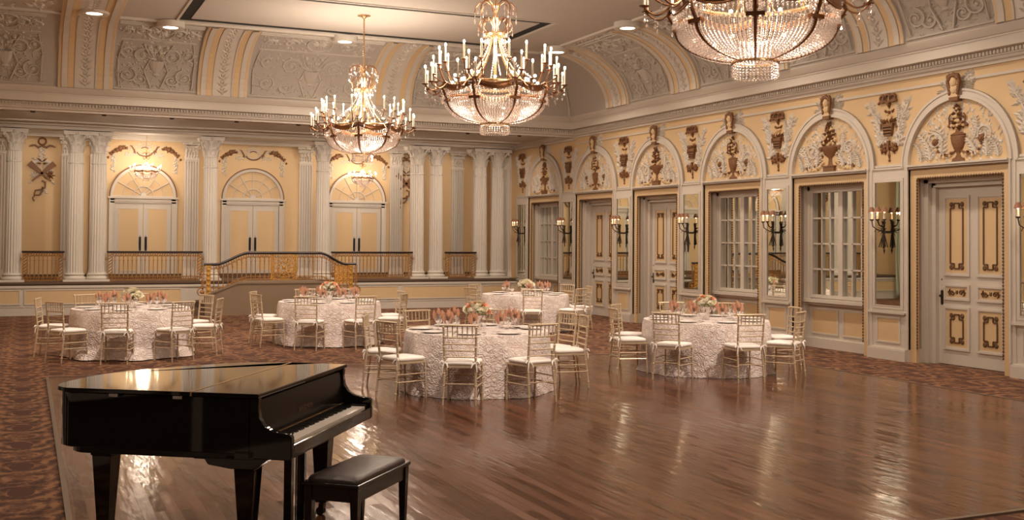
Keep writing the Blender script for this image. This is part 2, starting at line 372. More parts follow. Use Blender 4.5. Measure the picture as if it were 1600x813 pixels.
# walls
ZW = 6.5
bays = [12.38 + 2.9 * k for k in range(-1, 6)]
wr = MB(); lo = YF
allb = sorted(bays)
for y in allb:
    wr.box(XR, XR + .5, lo, y - .985, 0, 3.1); lo = y + .985
wr.box(XR, XR + .5, lo, 31.2, 0, 3.1); wr.box(XR, XR + .5, YF, 31.2, 3.1, ZW)
struct(wr.build('wall_right', M['cream'], smooth=0))
struct(MB().box(XL - .4, XL, 15, 31.2, 0, ZW).build('wall_left', M['cream'], smooth=0))
struct(MB().box(XL - .4, XL, YF, 15, 0, ZW).build('wall_left', M['dark_unseen'], smooth=0))  # unseen stretch of wall, darkened for the reflection in the piano side
struct(MB().box(XL, XR, YB, YB + .4, 0, ZW).build('wall_back', M['cream'], smooth=0))
struct(MB().box(XL, XR, YF - .4, YF, 0, ZW).build('wall_front', M['dark_unseen'], smooth=0))

# ---- cornices: profile (out, z) swept along a line
PROF = [(0, 4.56), (.05, 4.56), (.05, 4.60), (.09, 4.62), (.09, 4.66), (.13, 4.66), (.13, 4.74), (.27, 4.75), (.27, 4.90), (.29, 4.90), (.29, 4.925), (.31, 4.93), (.37, 5.0), (.39, 5.04), (.39, 5.06), (0, 5.06)]
def sweep(b, fn, a, c):      # fn(out, s) -> (x, y)
    n = len(PROF)
    vs = [(*fn(o_, s_), z) for s_ in (a, c) for (o_, z) in PROF]
    b.add(vs, [(i, i + n, (i + 1) % n + n, (i + 1) % n) for i in range(n)] + [tuple(range(n)), tuple(range(2 * n - 1, n - 1, -1))])
YE = 25.05        # entablature line at the back
cr_ = MB(); n = len(PROF)
# right run mitred at the corner with the back run
vs = [(XR - o_, YF, z) for o_, z in PROF] + [(XR - o_, YE - o_, z) for o_, z in PROF] + [(XL, YE - o_, z) for o_, z in PROF]
cr_.add(vs, [(i, i + n, (i + 1) % n + n, (i + 1) % n) for i in range(n)] + [(i + n, i + 2 * n, (i + 1) % n + 2 * n, (i + 1) % n + n) for i in range(n)])
co = struct(cr_.build('trim_2', M['white'], smooth=20))
dn = MB()
y = YF + .1
while y < YE - .2: dn.box(XR - .17, XR - .12, y, y + .04, 4.68, 4.735); y += .065
x = XL + .05
while x < XR - .2: dn.box(x, x + .04, YE - .17, YE - .12, 4.68, 4.735); x += .065
dn.build('dentil_course', M['white'], co, smooth=0)
# right wall upper moulding line and soffit of the colonnade
struct(MB().box(XL, XR, YE, 31.2, 4.66, ZW).build('ceiling_stage', M['ceil'], smooth=0))
sf = MB()
for y0, h in ((25.35, .03), (26.0, .02), (27.9, .03), (28.55, .05)): sf.box(XL, XR - .01, y0, y0 + .12, 4.66 - h, 4.67)
sf.box(XL, XR, 28.82, 29.38, 4.54, 4.67); sf.box(XL, XR, 28.78, 29.42, 4.60, 4.67)
sf.box(XL, XR, 30.6, 30.8, 4.50, 4.67); sf.box(XL, XR, 30.5, 30.8, 4.6, 4.67)
sf.box(XR - .16, XR, YE, 30.8, 4.56, 4.67); sf.box(XR - .09, XR, YE, 30.8, 4.5, 4.57)
struct(sf.build('trim_3', M['white'], smooth=0))

# ---- coves
XB, YC, XT, YT, ZB_ = 12.61, 24.66, 10.95, 22.9, 5.05
def cove_r(s, t, n_=0):      # right cove, s = y; t 0..1
    a = t * PI / 2
    return (XB - (XB - XT) * (1 - cos(a)) - n_ * cos(a), s, ZB_ + (ZC - ZB_) * sin(a) - n_ * sin(a))
def cove_b(s, t, n_=0):
    a = t * PI / 2
    return (s, YC - (YC - YT) * (1 - cos(a)) - n_ * cos(a), ZB_ + (ZC - ZB_) * sin(a) - n_ * sin(a))
cv_ = MB()
def fr(u, v):
    yb = cove_b(0, v)[1]; return cove_r(YF + (yb - YF) * u, v)
def fb(u, v):
    xr_ = cove_r(0, v)[0]; return cove_b(XL + (xr_ - XL) * u, v)
cv_.grid(fr, 30, 14); cv_.grid(fb, 30, 14)
struct(cv_.build('ceiling_cove', M['vault'], smooth=60))
# flat ceiling with the rectangular dark slot
sx0, sx1, sy0, sy1, sw = 2.74, 9.66, 19.6, 22.68, .22
SLOTS = [(sx0, sx1, sy0, sy1)]
SLOTS += [(sx0, sx1, 12.4, 15.6), (sx0, sx1, 5.2, 8.4)]
ce = MB()
zt = ZC + .2
def cbox(x0, x1, y0, y1): ce.box(x0, x1, y0, y1, ZC, zt)
ys = [YF]
for a in sorted(SLOTS, key=lambda q: q[2]): 
    cbox(XL, XT + .05, ys[-1], a[2]); ys.append(a[3])
    cbox(XL, a[0], a[2], a[3]); cbox(a[1], XT + .05, a[2], a[3]); cbox(a[0] + sw, a[1] - sw, a[2] + sw, a[3] - sw)
cbox(XL, XT + .05, ys[-1], YT + .05)
cl = struct(ce.build('ceiling', M['ceil'], smooth=0))
bk = MB()
for a in SLOTS: bk.box(a[0] - .05, a[1] + .05, a[2] - .05, a[3] + .05, ZC + .012, ZC + .22)
bk.build('slot_liner', M['black'], cl, smooth=0)
sl = MB()
for a in SLOTS:
    for q in ((a[0] - .05, a[0], a[2] - .05, a[3] + .05), (a[1], a[1] + .05, a[2] - .05, a[3] + .05), (a[0], a[1], a[2] - .05, a[2]), (a[0], a[1], a[3], a[3] + .05)): sl.box(*q, ZC - .02, ZC + .01)
sl.build('slot_moulding', M['white'], cl, smooth=0)

# ---- cove ribs and relief (mapped on to the cove)
ALEN = 2.35
def onr(yc):    # local x right (= -Y), y depth (-), z along the arc
    return lambda x, y, z: cove_r(yc - x, max(-.02, z / ALEN), -y)
def onb(xc):
    return lambda x, y, z: cove_b(xc + x, max(-.02, z / ALEN), -y)
def strip(b, x0, x1, d, z0=0, z1=ALEN, n=14):
    for i in range(n):
        a, c = z0 + (z1 - z0) * i / n, z0 + (z1 - z0) * (i + 1) / n
        vs = [(x0, 0, a), (x1, 0, a), (x1, 0, c), (x0, 0, c), (x0, -d, a), (x1, -d, a), (x1, -d, c), (x0, -d, c)]
        b.add(vs, [(4, 5, 6, 7), (0, 4, 7, 3), (1, 2, 6, 5)])
    return b
def foliage(b, pts, L=.12, w=.05, d=.02, dens=1.0, rnd=random, side=(-1, 1), off=0):
    for i in range(len(pts) - 1):
        x0, z0 = pts[i]; x1, z1 = pts[i + 1]; a = math.atan2(z1 - z0, x1 - x0)
        if rnd.random() > dens: continue
        for sd in side:
            k = L * (.7 + .6 * rnd.random())
            b.lf(x0, z0, a + sd * (.7 + .5 * rnd.random()), k, w, d, off)
def acanthus(b, x, z, ang, L, n=9, d=.035):
    """a curled spray of leaves"""
    pts = [(x + L * t * cos(ang + .5 * t), z + L * t * sin(ang + .5 * t)) for t in [i / n for i in range(n + 1)]]
    b.cv(pts, [L * .045 * (1.15 - i / n) for i in range(n + 1)])
    for i in range(n):
        q = pts[i]; s_ = L * .32 * (1.05 - .5 * i / n)
        for sd in (-1, 1): b.lf(q[0], q[1], ang + .5 * i / n + sd * .85, s_, s_ * .42, d)
    return b
rd = random.Random(3)
def rib_parts(mapf, parent):
    b = MB(); strip(b, -.54, .54, .05); strip(b, -.47, -.36, .075); strip(b, .36, .47, .075); strip(b, -.22, -.19, .07); strip(b, .19, .22, .07)
    b.map(mapf).build('rib_band', M['white'], parent, smooth=30)
    c = MB()
    for x0, x1 in ((-.525, -.475), (-.35, -.23), (.23, .35), (.475, .525)): strip(c, x0, x1, .056)
    c.map(mapf).build('cream_stripe', M['cream'], parent, smooth=30)
    f = MB()
    z = .08
    while z < ALEN - .1:
        f.bl(0, z, .035, .03, .05)
        for sd in (-1, 1):
            f.lf(0, z, PI / 2 - sd * .9, .17, .07, .03, .05); f.lf(0, z + .05, PI / 2 - sd * .4, .14, .06, .03, .05)
        z += .19
    f.map(mapf).build('rib_foliage', M['vaultrelief'], parent, smooth=0)
def panel_relief(wd):
    b = MB(); h = wd / 2 - .12
    b.cv([(-h, ALEN * .60), (h, ALEN * .60)], .018)
    for zz in (ALEN * .86, ALEN * .90): b.cv([(-wd / 2 + .04, zz), (wd / 2 - .04, zz)], .018)
    b.cv([(-wd / 2 + .02, .06), (wd / 2 - .02, .06)], .02)
    i = -wd / 2 + .12
    while i < wd / 2: b.bl(i, ALEN * .94, .035, .02); i += .17
    for sd in (-1, 1):
        for (cx, cz, r, tr, a0, d) in ((.38 * h, .95, .24, 1.6, PI, -1), (.78 * h, .42, .20, 1.5, PI * .6, 1), (.42 * h, .33, .15, 1.3, 0, -1), (.50 * h, 1.72, .17, 1.4, PI, -1), (.83 * h, 1.68, .13, 1.3, 0, 1), (.8 * h, 1.05, .16, 1.2, PI * 1.5, 1)):
            p = spiral(sd * cx, cz, r, tr, a0 if sd > 0 else PI - a0, d * sd)
            b.cv(p, [.026 * (1 - .5 * k / len(p)) for k in range(len(p))])
            foliage(b, p[:16:2], .11, .05, .025, .9, rd, side=(-sd * d,))
            b.bl(sd * cx, cz, .05, .035)
        p = [(sd * .1, .1), (sd * .25, .55), (sd * .12, .9), (sd * .3, 1.3)]; b.cv(p, .02); foliage(b, p, .14, .06, .03, 1, rd)
        p = [(sd * h, .1), (sd * (h + .03), .8), (sd * (h - .05), 1.35)]; b.cv(p, .014); foliage(b, p, .1, .05, .02, 1, rd)
    # central vase with bouquet
    b.lathe([(.02, .42), (.09, .45), (.05, .5), (.10, .56), (.16, .72), (.17, .84), (.14, .84)], 12, sy=.35)
    for k in range(9): b.lf(0, .84, PI / 2 + (k - 4) * .3, .3, .1, .05)
    for k in range(7): b.bl((k - 3) * .06, 1.12 + .1 * cos(k * 2.1), .05, .05)
    p = arc(0, 1.75, .28, 0, 2 * PI, 16); b.cv(p, .02)
    for k in range(10): b.lf(0, 1.75, k * PI / 5, .2, .07, .03)
    for k in range(230):
        x_, z_ = rd.uniform(-h, h), rd.uniform(.1, ALEN * .97); b.lf(x_, z_, rd.uniform(0, 6.3), rd.uniform(.07, .16), .05, .02)
    b.v = [(x_, y_ * 1.35, z_) for x_, y_, z_ in b.v]
    return b
ribsX = [1.10, 3.93, 7.81, 10.64]; ribsY = [10.75 + 2.85 * k for k in range(-3, 5)]
rp = struct(empty('trim_4'))
for x_ in ribsX[:3]: rib_parts(onb(x_), rp)
for y_ in ribsY: rib_parts(onr(y_), rp)
# the left rib carries on along the flat ceiling
def onc(x, y, z): return (1.10 + x, YT - z, ZC + y)
b = MB(); b.box(-.54, .54, -.05, 0, 0, 30.8); b.box(-.47, -.36, -.075, 0, 0, 30.8); b.box(.36, .47, -.075, 0, 0, 30.8); b.map(onc).build('rib_band', M['white'], rp, smooth=0)
c = MB()
for x0, x1 in ((-.525, -.475), (-.35, -.23), (.23, .35), (.475, .525)): c.box(x0, x1, -.056, 0, 0, 30.8)
c.map(onc).build('cream_stripe', M['cream'], rp, smooth=0)
f = MB()
for k in range(12): f.bl(0, .1 + .2 * k, .04, .03, .05); f.lf(0, .1 + .2 * k, PI / 4, .17, .07, .03, .05); f.lf(0, .1 + .2 * k, 3 * PI / 4, .17, .07, .03, .05)
for k in range(200): f.lf(rd.uniform(-2.2, -.6), rd.uniform(.05, 3), rd.uniform(0, 6.3), .15, .06, .03)
f.map(onc).build('rib_foliage', M['vaultrelief'], rp, smooth=0)
rl = struct(empty('trim_5'))
for a, c_ in ((-.45, 1.6), (2.515, 1.75), (5.87, 2.8), (8.95, 1.3)): panel_relief(c_).map(onb(a)).build('cove_relief', M['vaultrelief'], rl, smooth=0)
for k in range(len(ribsY) - 1): panel_relief(1.75).map(onr((ribsY[k] + ribsY[k + 1]) / 2)).build('cove_relief', M['vaultrelief'], rl, smooth=0)
# mitre at the corner
g = MB(); pts = [(cove_r(0, t_)[0] - .02, cove_b(0, t_)[1] - .02, cove_r(0, t_)[2] - .02) for t_ in [i / 10 for i in range(11)]]; g.tube(pts, .03)
g.build('corner_bead', M['vaultrelief'], rl)
# border between cove and flat ceiling
g = MB(); g.box(XL, XT + .1, YT - .06, YT + .04, ZC - .045, ZC + .02); g.box(XT - .06, XT + .04, YF, YT, ZC - .045, ZC + .02)
g.build('ceiling_border', M['white'], rl, smooth=0)

# ================================================================== STAGE
st = struct(MB().box(XL, XR, 28.62, 31.0, 0, ZS - .05).box(XL, XR, 28.58, 31.0, ZS - .05, ZS).build('floor_stage', M['carpet_dark'], smooth=0))
f = MB(); f.box(XL, XR, 28.585, 28.625, 0, .2); f.box(XL, XR, 28.56, 28.625, .66, .72); f.box(XL, XR, 28.59, 28.625, 0, .72); f.box(XL, XR, 28.575, 28.6, .2, .23)
f.build('stage_front', M['white'], st, smooth=0)
f = MB(); g = MB()
for a, c in ((XL + .1, -.12), (.02, 2.22), (2.38, 3.6), (8.15, 9.35), (9.5, 11.72), (11.88, 12.9)):
    f.box(a, c, 28.580, 28.6, .29, .60)
    for q in ((a - .03, c + .03, .26, .29), (a - .03, c + .03, .60, .63)): g.box(q[0], q[1], 28.568, 28.6, q[2], q[3])
    g.box(a - .03, a, 28.568, 28.6, .29, .60); g.box(c, c + .03, 28.568, 28.6, .29, .60)
f.build('front_panel', M['cream'], st, smooth=0); g.build('panel_moulding', M['white'], st, smooth=0)
f = MB(); f.box(XL, XR, 30.72, 30.8, ZS, ZS + .12); struct(f.build('baseboard_back', M['carpet_dark'], smooth=0))

# columns
def leafring(b, r, z0, h, n_, out, w, ph=0, sy=1):
    for k in range(n_):
        q = ph + 2 * PI * k / n_; d = Vector((cos(q), sin(q) * sy, 0)); t_ = Vector((-sin(q), cos(q), 0))
        pr = [(r, 0), (r + .012, h * .5), (r + out * .5, h * .85), (r + out, h), (r + out * 1.05, h * .88)]
        vs = []
        for i, (rr, z) in enumerate(pr):
            ww = w * (1, 1.15, .95, .55, .2)[i] / 2
            for s_ in (-1, 0, 1): vs.append(tuple(d * (rr + (.018 if s_ == 0 else 0)) + t_ * ww * s_ + Vector((0, 0, z0 + z))))
        b.add(vs, [(3 * i + j, 3 * i + j + 1, 3 * i + j + 4, 3 * i + j + 3) for i in range(4) for j in range(2)])
def column_meshes():
    R_ = .195
    base = MB(); base.box(-.27, .27, -.27, .27, 0, .05)
    base.lathe([(.0, .05), (.255, .05), (.27, .08), (.255, .115), (.225, .12), (.215, .145), (.23, .155), (.24, .175), (.225, .20), (.205, .205), (.2, .22)], 32)
    sh = MB(); z0, z1 = .22, 3.22
    prof = [(R_ + .01, z0), (R_, z0 + .03)] + [(R_ * (1 - .13 * (t_ / 8) ** 1.6), z0 + .05 + (z1 - z0 - .07) * t_ / 8) for t_ in range(9)]
    sh.lathe(prof, 180, flute=.15, nf=18); sh.lathe([(R_ * .87, z1 - .03), (R_ * .90, z1 - .02), (R_ * .93, z1), (R_ * .9, z1 + .02), (R_ * .86, z1 + .02)], 32)
    sh.lathe([(R_ * .93, z1 - .30), (R_ * .97, z1 - .285), (R_ * .93, z1 - .27)], 32)
    ca = MB(); zc = z1 + .02
    ca.lathe([(.168, 0), (.178, .2), (.20, .32), (.225, .385)], 32, c=(0, 0, zc))
    leafring(ca, .175, zc, .16, 9, .075, .105); leafring(ca, .18, zc + .10, .19, 9, .085, .10, PI / 9)
    for k in range(4):
        q = PI / 4 + k * PI / 2
        p = [(.19 + .0, .20), (.23, .30)] ; d = Vector((cos(q), sin(q), 0))
        pts = [d * .19 + Vector((0, 0, zc + .22)), d * .24 + Vector((0, 0, zc + .30)), d * .31 + Vector((0, 0, zc + .375)), d * .35 + Vector((0, 0, zc + .37)), d * .355 + Vector((0, 0, zc + .33)), d * .32 + Vector((0, 0, zc + .32))]
        ca.tube(pts, [.03, .035, .035, .03, .028, .03], 6)
        qq = k * PI / 2; d = Vector((cos(qq), sin(qq), 0)); t_ = Vector((-d.y, d.x, 0))
        for s_ in (-1, 1): ca.tube([d * .19 + t_ * .02 * s_ + Vector((0, 0, zc + .22)), d * .23 + t_ * .05 * s_ + Vector((0, 0, zc + .33)), d * .235 + t_ * .09 * s_ + Vector((0, 0, zc + .36)), d * .235 + t_ * .07 * s_ + Vector((0, 0, zc + .32))], .02, 5)
        ca.ico(tuple(d * .262 + Vector((0, 0, zc + .42))), .045)
    ab = [(.30, .30), (0, .245), (-.30, .30), (-.245, 0), (-.30, -.30), (0, -.245), (.30, -.30), (.245, 0)]
    ca.prism(ab, zc + .385, zc + .45, 'xy'); ca.prism([(a * 1.04, c * 1.04) for a, c in ab], zc + .45, zc + .48, 'xy')
    return base.mesh('base', M['stone']), sh.mesh('shaft', M['stone'], 60), ca.mesh('capital', M['stone'], 30)
cb, csh, cca = column_meshes()
def column(x, y, label):
    t_ = thing('column', label, 'column', (x, y, ZS), 0, 'fluted columns along the stage front')
    for m_, n_ in ((cb, 'base'), (csh, 'shaft'), (cca, 'capital')): inst(m_, n_, t_)
for x_, lb in ((-.28, 'white fluted column at the far left end of the stage'), (1.12, 'white fluted column right of the first short railing, left one of its pair'),
               (1.66, 'white fluted column just left of the long left railing, right one of its pair'), (4.38, 'single white fluted column behind the left end of the curved stair railing'),
               (7.36, 'single white fluted column behind the right slope of the curved stair railing'), (10.07, 'white fluted column at the right end of the long right railing, left one of its pair'),
               (10.64, 'white fluted column left of the short right railing, right one of its pair'), (12.0, 'white fluted column at the right end of the short right railing'),
               (12.54, 'white fluted column nearest the mirrored wall on the right')):
    column(x_, 29.1, lb)
def pil_meshes():
    b = MB(); b.box(-.25, .25, -.14, 0, 0, .06); b.box(-.235, .235, -.12, 0, .06, .14); b.box(-.215, .215, -.10, 0, .14, .2)
    s = MB(); s.box(-.19, .19, -.04, 0, .2, 3.25)
    xs = [-.19 + .38 * i / 5 for i in range(6)]
    for x_ in [-.19, -.12, -.05, .02, .09, .16]: s.box(x_, x_ + .03, -.075, -.03, .26, 3.18)
    s.box(-.19, .19, -.075, -.03, .2, .26); s.box(-.19, .19, -.075, -.03, 3.18, 3.25); s.box(-.205, .205, -.095, 0, 3.22, 3.26)
    c = MB(); c.box(-.18, .18, -.06, 0, 3.26, 3.62)
    for z0, n_ in ((3.27, 5), (3.38, 4)):
        for k in range(n_):
            x_ = (k - (n_ - 1) / 2) * .36 / n_
            c.lf(x_, z0, PI / 2, .17, .085, .05, .06); c.bl(x_, z0 + .15, .03, .06, .06)
    for sd in (-1, 1): c.cv(spiral(sd * .19, 3.58, .055, 1.2, PI / 2, sd, 12), .02, off=.09); c.cv([(sd * .02, 3.48), (sd * .1, 3.56), (sd * .17, 3.62)], .02, off=.08)
    c.box(-.25, .25, -.13, 0, 3.64, 3.70); c.box(-.27, .27, -.15, 0, 3.70, 3.74); c.bl(0, 3.69, .045, .05, .13)
    return b.mesh('base', M['stone'], 0), s.mesh('shaft', M['stone'], 0), c.mesh('capital', M['stone'], 0)
pm = pil_meshes()
def pilaster(x, label, y=YB, rz=0):
    t_ = thing('pilaster', label, 'pilaster', (x, y, ZS), rz, 'flat fluted pilasters on the stage back wall')
    for m_, n_ in zip(pm, ('base', 'shaft', 'capital')): inst(m_, n_, t_)
for x_, lb in ((-.55, 'flat fluted pilaster on the back wall behind the far left column'), (1.02, 'flat fluted pilaster behind the left pair of columns, left one'), (1.72, 'flat fluted pilaster behind the left pair of columns, right one'),
               (4.12, 'flat fluted pilaster on the back wall left of the middle double door'), (7.28, 'flat fluted pilaster on the back wall right of the middle double door'),
               (9.98, 'flat fluted pilaster on the back wall right of the right double door'), (10.6, 'flat fluted pilaster hidden half behind the right pair of columns'), (11.92, 'flat fluted pilaster above the short right railing'), (12.62, 'flat fluted pilaster in the right corner of the stage')):
    pilaster(x_, lb)
pilaster(XR, 'narrow fluted pilaster at the stage end of the mirrored wall', 29.35, -PI / 2)

# double doors on the back wall with arched fan transoms
def stage_door(i, xc):
    r = struct(empty('door_%d' % i, (xc, YB, ZS)))
    w = .87; f = MB()
    for sd in (-1, 1):
        f.box(*sorted((sd * w, sd * (w - .14))), -.05, 0, 0, 2.16); f.box(*sorted((sd * w, sd * (w - .03))), -.07, 0, 0, 2.16); f.box(*sorted((sd * (w - .11), sd * (w - .14))), -.065, 0, 0, 2.02)
    f.box(-w, w, -.05, 0, 2.02, 2.16); f.box(-w - .03, w + .03, -.09, 0, 2.14, 2.19); f.box(-w, w, -.065, 0, 2.06, 2.09)
    # archivolt
    o_ = arc(0, 2.19, w, 0, PI, 28); n_ = arc(0, 2.19, w - .10, 0, PI, 28)
    for k in range(28): f.prism([o_[k], o_[k + 1], n_[k + 1], n_[k]], -.06, 0)
    f.build('door_casing', M['white'], r, smooth=0)
    d = MB(); d.cv(arc(0, 2.19, w - .012, 0, PI, 28), .016, off=.072); d.build('dark_bead', M['brown'], r)
    g = MB(); g.cv(arc(0, 2.21, .26, 0, PI, 14), .016, off=.015); g.cv(arc(0, 2.21, .52, 0, PI, 18), .010, off=.012)
    for k in range(1, 6): a = PI * k / 6; g.cv([(.1 * cos(a), 2.21 + .1 * sin(a)), (.76 * cos(a), 2.21 + .76 * sin(a))], .013, off=.015)
    g.box(-w + .1, w - .1, -.03, 0, 2.19, 2.22); g.bl(0, 2.22, .1, .03)
    g.build('fan_tracery', M['white'], r, smooth=30)
    for sd in (-1, 1):
        l = MB(); x0, x1 = sorted((sd * .008, sd * .725)); l.box(x0, x1, -.025, 0, 0, 2.01)
        a, c = (x0 + .12, x1 - .12)
        for q in ((a - .03, c + .03, .19, .22), (a - .03, c + .03, 1.86, 1.89)): l.box(q[0], q[1], -.035, 0, q[2], q[3])
        l.box(a - .03, a, -.035, 0, .22, 1.86); l.box(c, c + .03, -.035, 0, .22, 1.86)
        lo_ = l.build('door_leaf', M['white'], r, smooth=0)
        MB().box(a, c, -.028, -.02, .22, 1.86).build('door_panel', M['cream'], lo_, smooth=0)
        h = MB(); h.box(sd * .075 - .032, sd * .075 + .032, -.035, -.02, .74, 1.12); h.tube([(sd * .075, -.03, .8), (sd * .075, -.07, .82), (sd * .075, -.07, 1.06), (sd * .075, -.03, 1.08)], .014); h.lf(sd * .075, 1.12, PI / 2, .06, .045, .01, .02)
        h.build('door_handle', M['darkbronze'], lo_)
for i, x_ in enumerate((2.88, 5.80, 8.80)): stage_door(i + 1, x_)

# plaster ornaments on the back wall
def garland(xc, label):
    t_ = thing('garland_relief', label, 'relief', (xc, YB, 0), 0, 'flower garland reliefs over the stage doors')
    br, wc = MB(), MB(); r = random.Random(5)
    for sd in (-1, 1):
        wh = MB()
        for (x_, z_, q) in ((.62, 4.35, .07), (.70, 4.30, .06), (.55, 4.37, .055), (.78, 4.25, .05), (.84, 4.18, .045), (.93, 4.09, .03), (.47, 4.35, .035), (.88, 4.2, .03)):
            br.bl(sd * x_, z_ - .06, q, .045)
            for k in range(4): br.lf(sd * x_, z_ - .06, r.uniform(0, 6.3), q * 1.6, q * .9, .03)
        for k in range(16): wh.bl(sd * (.80 + r.uniform(-.05, .05)), 4.12 - k * .03, .03, .03); wh.lf(sd * .80, 4.12 - k * .03, r.uniform(3.4, 6), .09, .04, .02)
        p = [(sd * .5, 4.16), (sd * .42, 4.11), (sd * .32, 4.12), (sd * .22, 4.17)]; wh.cv(p, .015); foliage(wh, p, .1, .04, .02, 1, r)
        br.cv([(sd * .24, 4.14), (sd * .27, 4.24), (sd * .33, 4.34), (sd * .38, 4.36)], [.015, .025, .02, .01]); br.cv(spiral(sd * .25, 4.2, .05, 1, 0, sd), .012)
        foliage(wc, [(sd * .2, 4.2), (sd * .3, 4.3), (sd * .42, 4.36), (sd * .5, 4.30)], .12, .05, .02, 1, r); wh.build('white_flowers', M['white'], t_, smooth=0)
    wh = wc; wh.cv(arc(0, 4.24, .16, 0, 2 * PI, 18, .12), .016); foliage(wh, arc(0, 4.27, .2, .3, PI - .3, 8, .16), .1, .04, .02, 1, r)
    br.cv(arc(0, 4.21, .2, PI * 1.05, PI * 1.95, 12, .12), .018); br.cv(arc(0, 4.24, .11, .2 * PI, .8 * PI, 8, .09), .012)
    wh.build('white_scroll', M['white'], t_, smooth=0); br.build('brown_roses', M['brown'], t_, smooth=0)
garland(2.90, 'brown and white plaster garland over the left stage door, behind a small chandelier')
garland(5.80, 'brown and white plaster garland over the middle stage door')
garland(8.82, 'brown and white plaster garland over the right stage door')
def trophy(xc, label):
    t_ = thing('trophy_relief', label, 'relief', (xc, YB, 0), 0, 'hanging trophy reliefs of ribbon and crossed torches')
    br, wh = MB(), MB(); r = random.Random(8)
    br.tube([(p[0], -.03, p[1]) for p in arc(0, 4.38, .09, 0, 2 * PI, 16)], .024)
    for sd in (-1, 1): br.cv([(0, 4.26), (sd * .1, 4.22), (sd * .17, 4.28), (sd * .24, 4.27), (sd * .32, 4.24)], [.02, .03, .022, .028, .012], off=.03)
    for k in range(26): wh.bl(r.uniform(-.07, .07), 4.22 - .013 * k, .03, .03)
    for k in range(16): a = PI * k / 15; wh.bl(.26 * cos(a), 3.72 + .16 * sin(a), .045, .03)
    for k in range(30): wh.lf(r.uniform(-.2, .2), r.uniform(3.6, 3.95), r.uniform(0, 6.3), .1, .05, .03)
    for sd in (-1, 1):
        d = Vector((sd * .75, .66)).normalized(); c_ = Vector((0, 3.55)); q = Vector((-d.y, d.x))
        def P(a, b_): v = c_ + d * a + q * b_; return (v.x, v.y)
        br.prism([P(-.30, .02), P(.02, .03), P(.1, .05), P(.40, .075), P(.40, -.075), P(.1, -.05), P(.02, -.03), P(-.30, -.02)], -.05, 0)
        wh.lf(c_.x - d.x * .3, c_.y - d.y * .3, math.atan2(-d.y, -d.x), .14, .07, .03)
        br.lf(0, 3.85, PI / 2 - sd * .9, .17, .05, .05, .03); br.lf(0, 3.8, PI / 2 - sd * 1.5, .14, .05, .05, .03)
    for k in range(7): br.bl(.16 + .07 * cos(k), 3.50 + .08 * sin(k * 1.3), .035, .05); br.lf(.2, 3.5, k * .9, .14, .05, .05)
    for k in range(8): wh.lf(-.18, 3.5, k * .8, .14, .05, .03)
    br.cv([(0, 3.36), (.09, 3.32), (.08, 3.18), (-.03, 3.12), (-.15, 3.10), (-.17, 2.98), (-.05, 2.98), (.02, 3.08), (.02, 3.2)], .024, off=.03); br.cv([(-.16, 2.97), (-.21, 2.9), (-.17, 2.82)], .02, off=.03)
    for k in range(8): wh.lf(.05, 3.05, r.uniform(0, 6.3), .13, .05, .02)
    wh.build('white_plaster', M['white'], t_, smooth=0); br.build('brown_torches', M['brown'], t_, smooth=0)
trophy(.36, 'brown ribbon and crossed torches relief on the wall left of the column pair')
trophy(10.30, 'ribbon and crossed torches relief half hidden behind the right column pair')

# railings of gilded iron
def baluster_mesh(h):
    b = MB(); b.tube([(0, 0, .0), (0, 0, h)], .012, 5); b.ico((0, 0, h * .12), .02, (1, 1, .6)); b.ico((0, 0, h * .78), .022, (1, 1, .5)); b.box(-.035, .035, -.006, .006, h * .785, h * .80)
    b.lf(0, h * .02, PI / 2, h * .1, .05, .012); b.tube([(p[0] + .05, 0, p[1]) for p in arc(0, h * .92, .05, 0, PI, 6)], .008, 4); return b.mesh('baluster', M['iron'])
BAL = baluster_mesh(.56)
def loops(b, x0, x1, z0, z1, y=0, vert=False, r=.008):
    """guilloche band of small slanting loops"""
    if not vert:
        h = (z1 - z0) / 2; x_ = x0 + h
        while x_ < x1 - h * .5: b.tube([(p[0] + (p[1] - z0 - h) * .5, y, p[1]) for p in arc(x_, z0 + h, h * .62, 0, 2 * PI, 8, h * .9)], r, 4, closed=True); x_ += h * 1.3
    else:
        w = (x1 - x0) / 2; z_ = z0 + w
        while z_ < z1 - w * .5: b.tube([(p[0], y, p[1] + (p[0] - x0 - w) * .7) for p in arc(x0 + w, z_, w * .9, 0, 2 * PI, 8, w * .62)], r, 4, closed=True); z_ += w * 1.3
def railing(x0, x1, label, y=28.9):
    t_ = thing('railing', label, 'railing', (x0, y, ZS), 0, 'gilded iron railings along the stage')
    w = x1 - x0; H = .755
    MB().box(-.02, w + .02, -.04, .04, H - .045, H).build('handrail', M['darkwood'], t_, bevel=.008)
    f = MB()
    for z_ in (.03, .12, H - .04, H - .13): f.box(0, w, -.01, .01, z_ - .006, z_ + .006)
    loops(f, 0, w, .03, .12); loops(f, 0, w, H - .13, H - .04)
    f.build('rail_frame', M['iron'], t_)
    for xx in (0, w - .12):
        g = MB(); g.box(xx, xx + .012, -.012, .012, 0, H - .03); g.box(xx + .108, xx + .12, -.012, .012, 0, H - .03); loops(g, xx, xx + .12, .02, H - .05, vert=True)
        g.build('end_post', M['iron'], t_)
    g = MB()
    for s_, xx in ((-1, 0), (1, w)): g.tube([(p[0], 0, p[1]) for p in spiral(xx + s_ * .03, .56, .03, 1, 0)], .007, 4); g.tube([(xx, 0, .54), (xx + s_ * .07, 0, .54)], .007, 4)
    g.build('wall_bracket', M['iron'], t_)
    n_ = max(3, round((w - .24) / .10))
    for k in range(n_): inst(BAL, 'baluster', t_, (.12 + (w - .24) * (k + .5) / n_, 0, .085))
railing(-.06, .86, 'short gilded iron railing between the two leftmost columns')
railing(1.88, 4.16, 'long gilded iron railing on the stage left of the stair')
railing(7.58, 9.86, 'long gilded iron railing on the stage right of the stair')
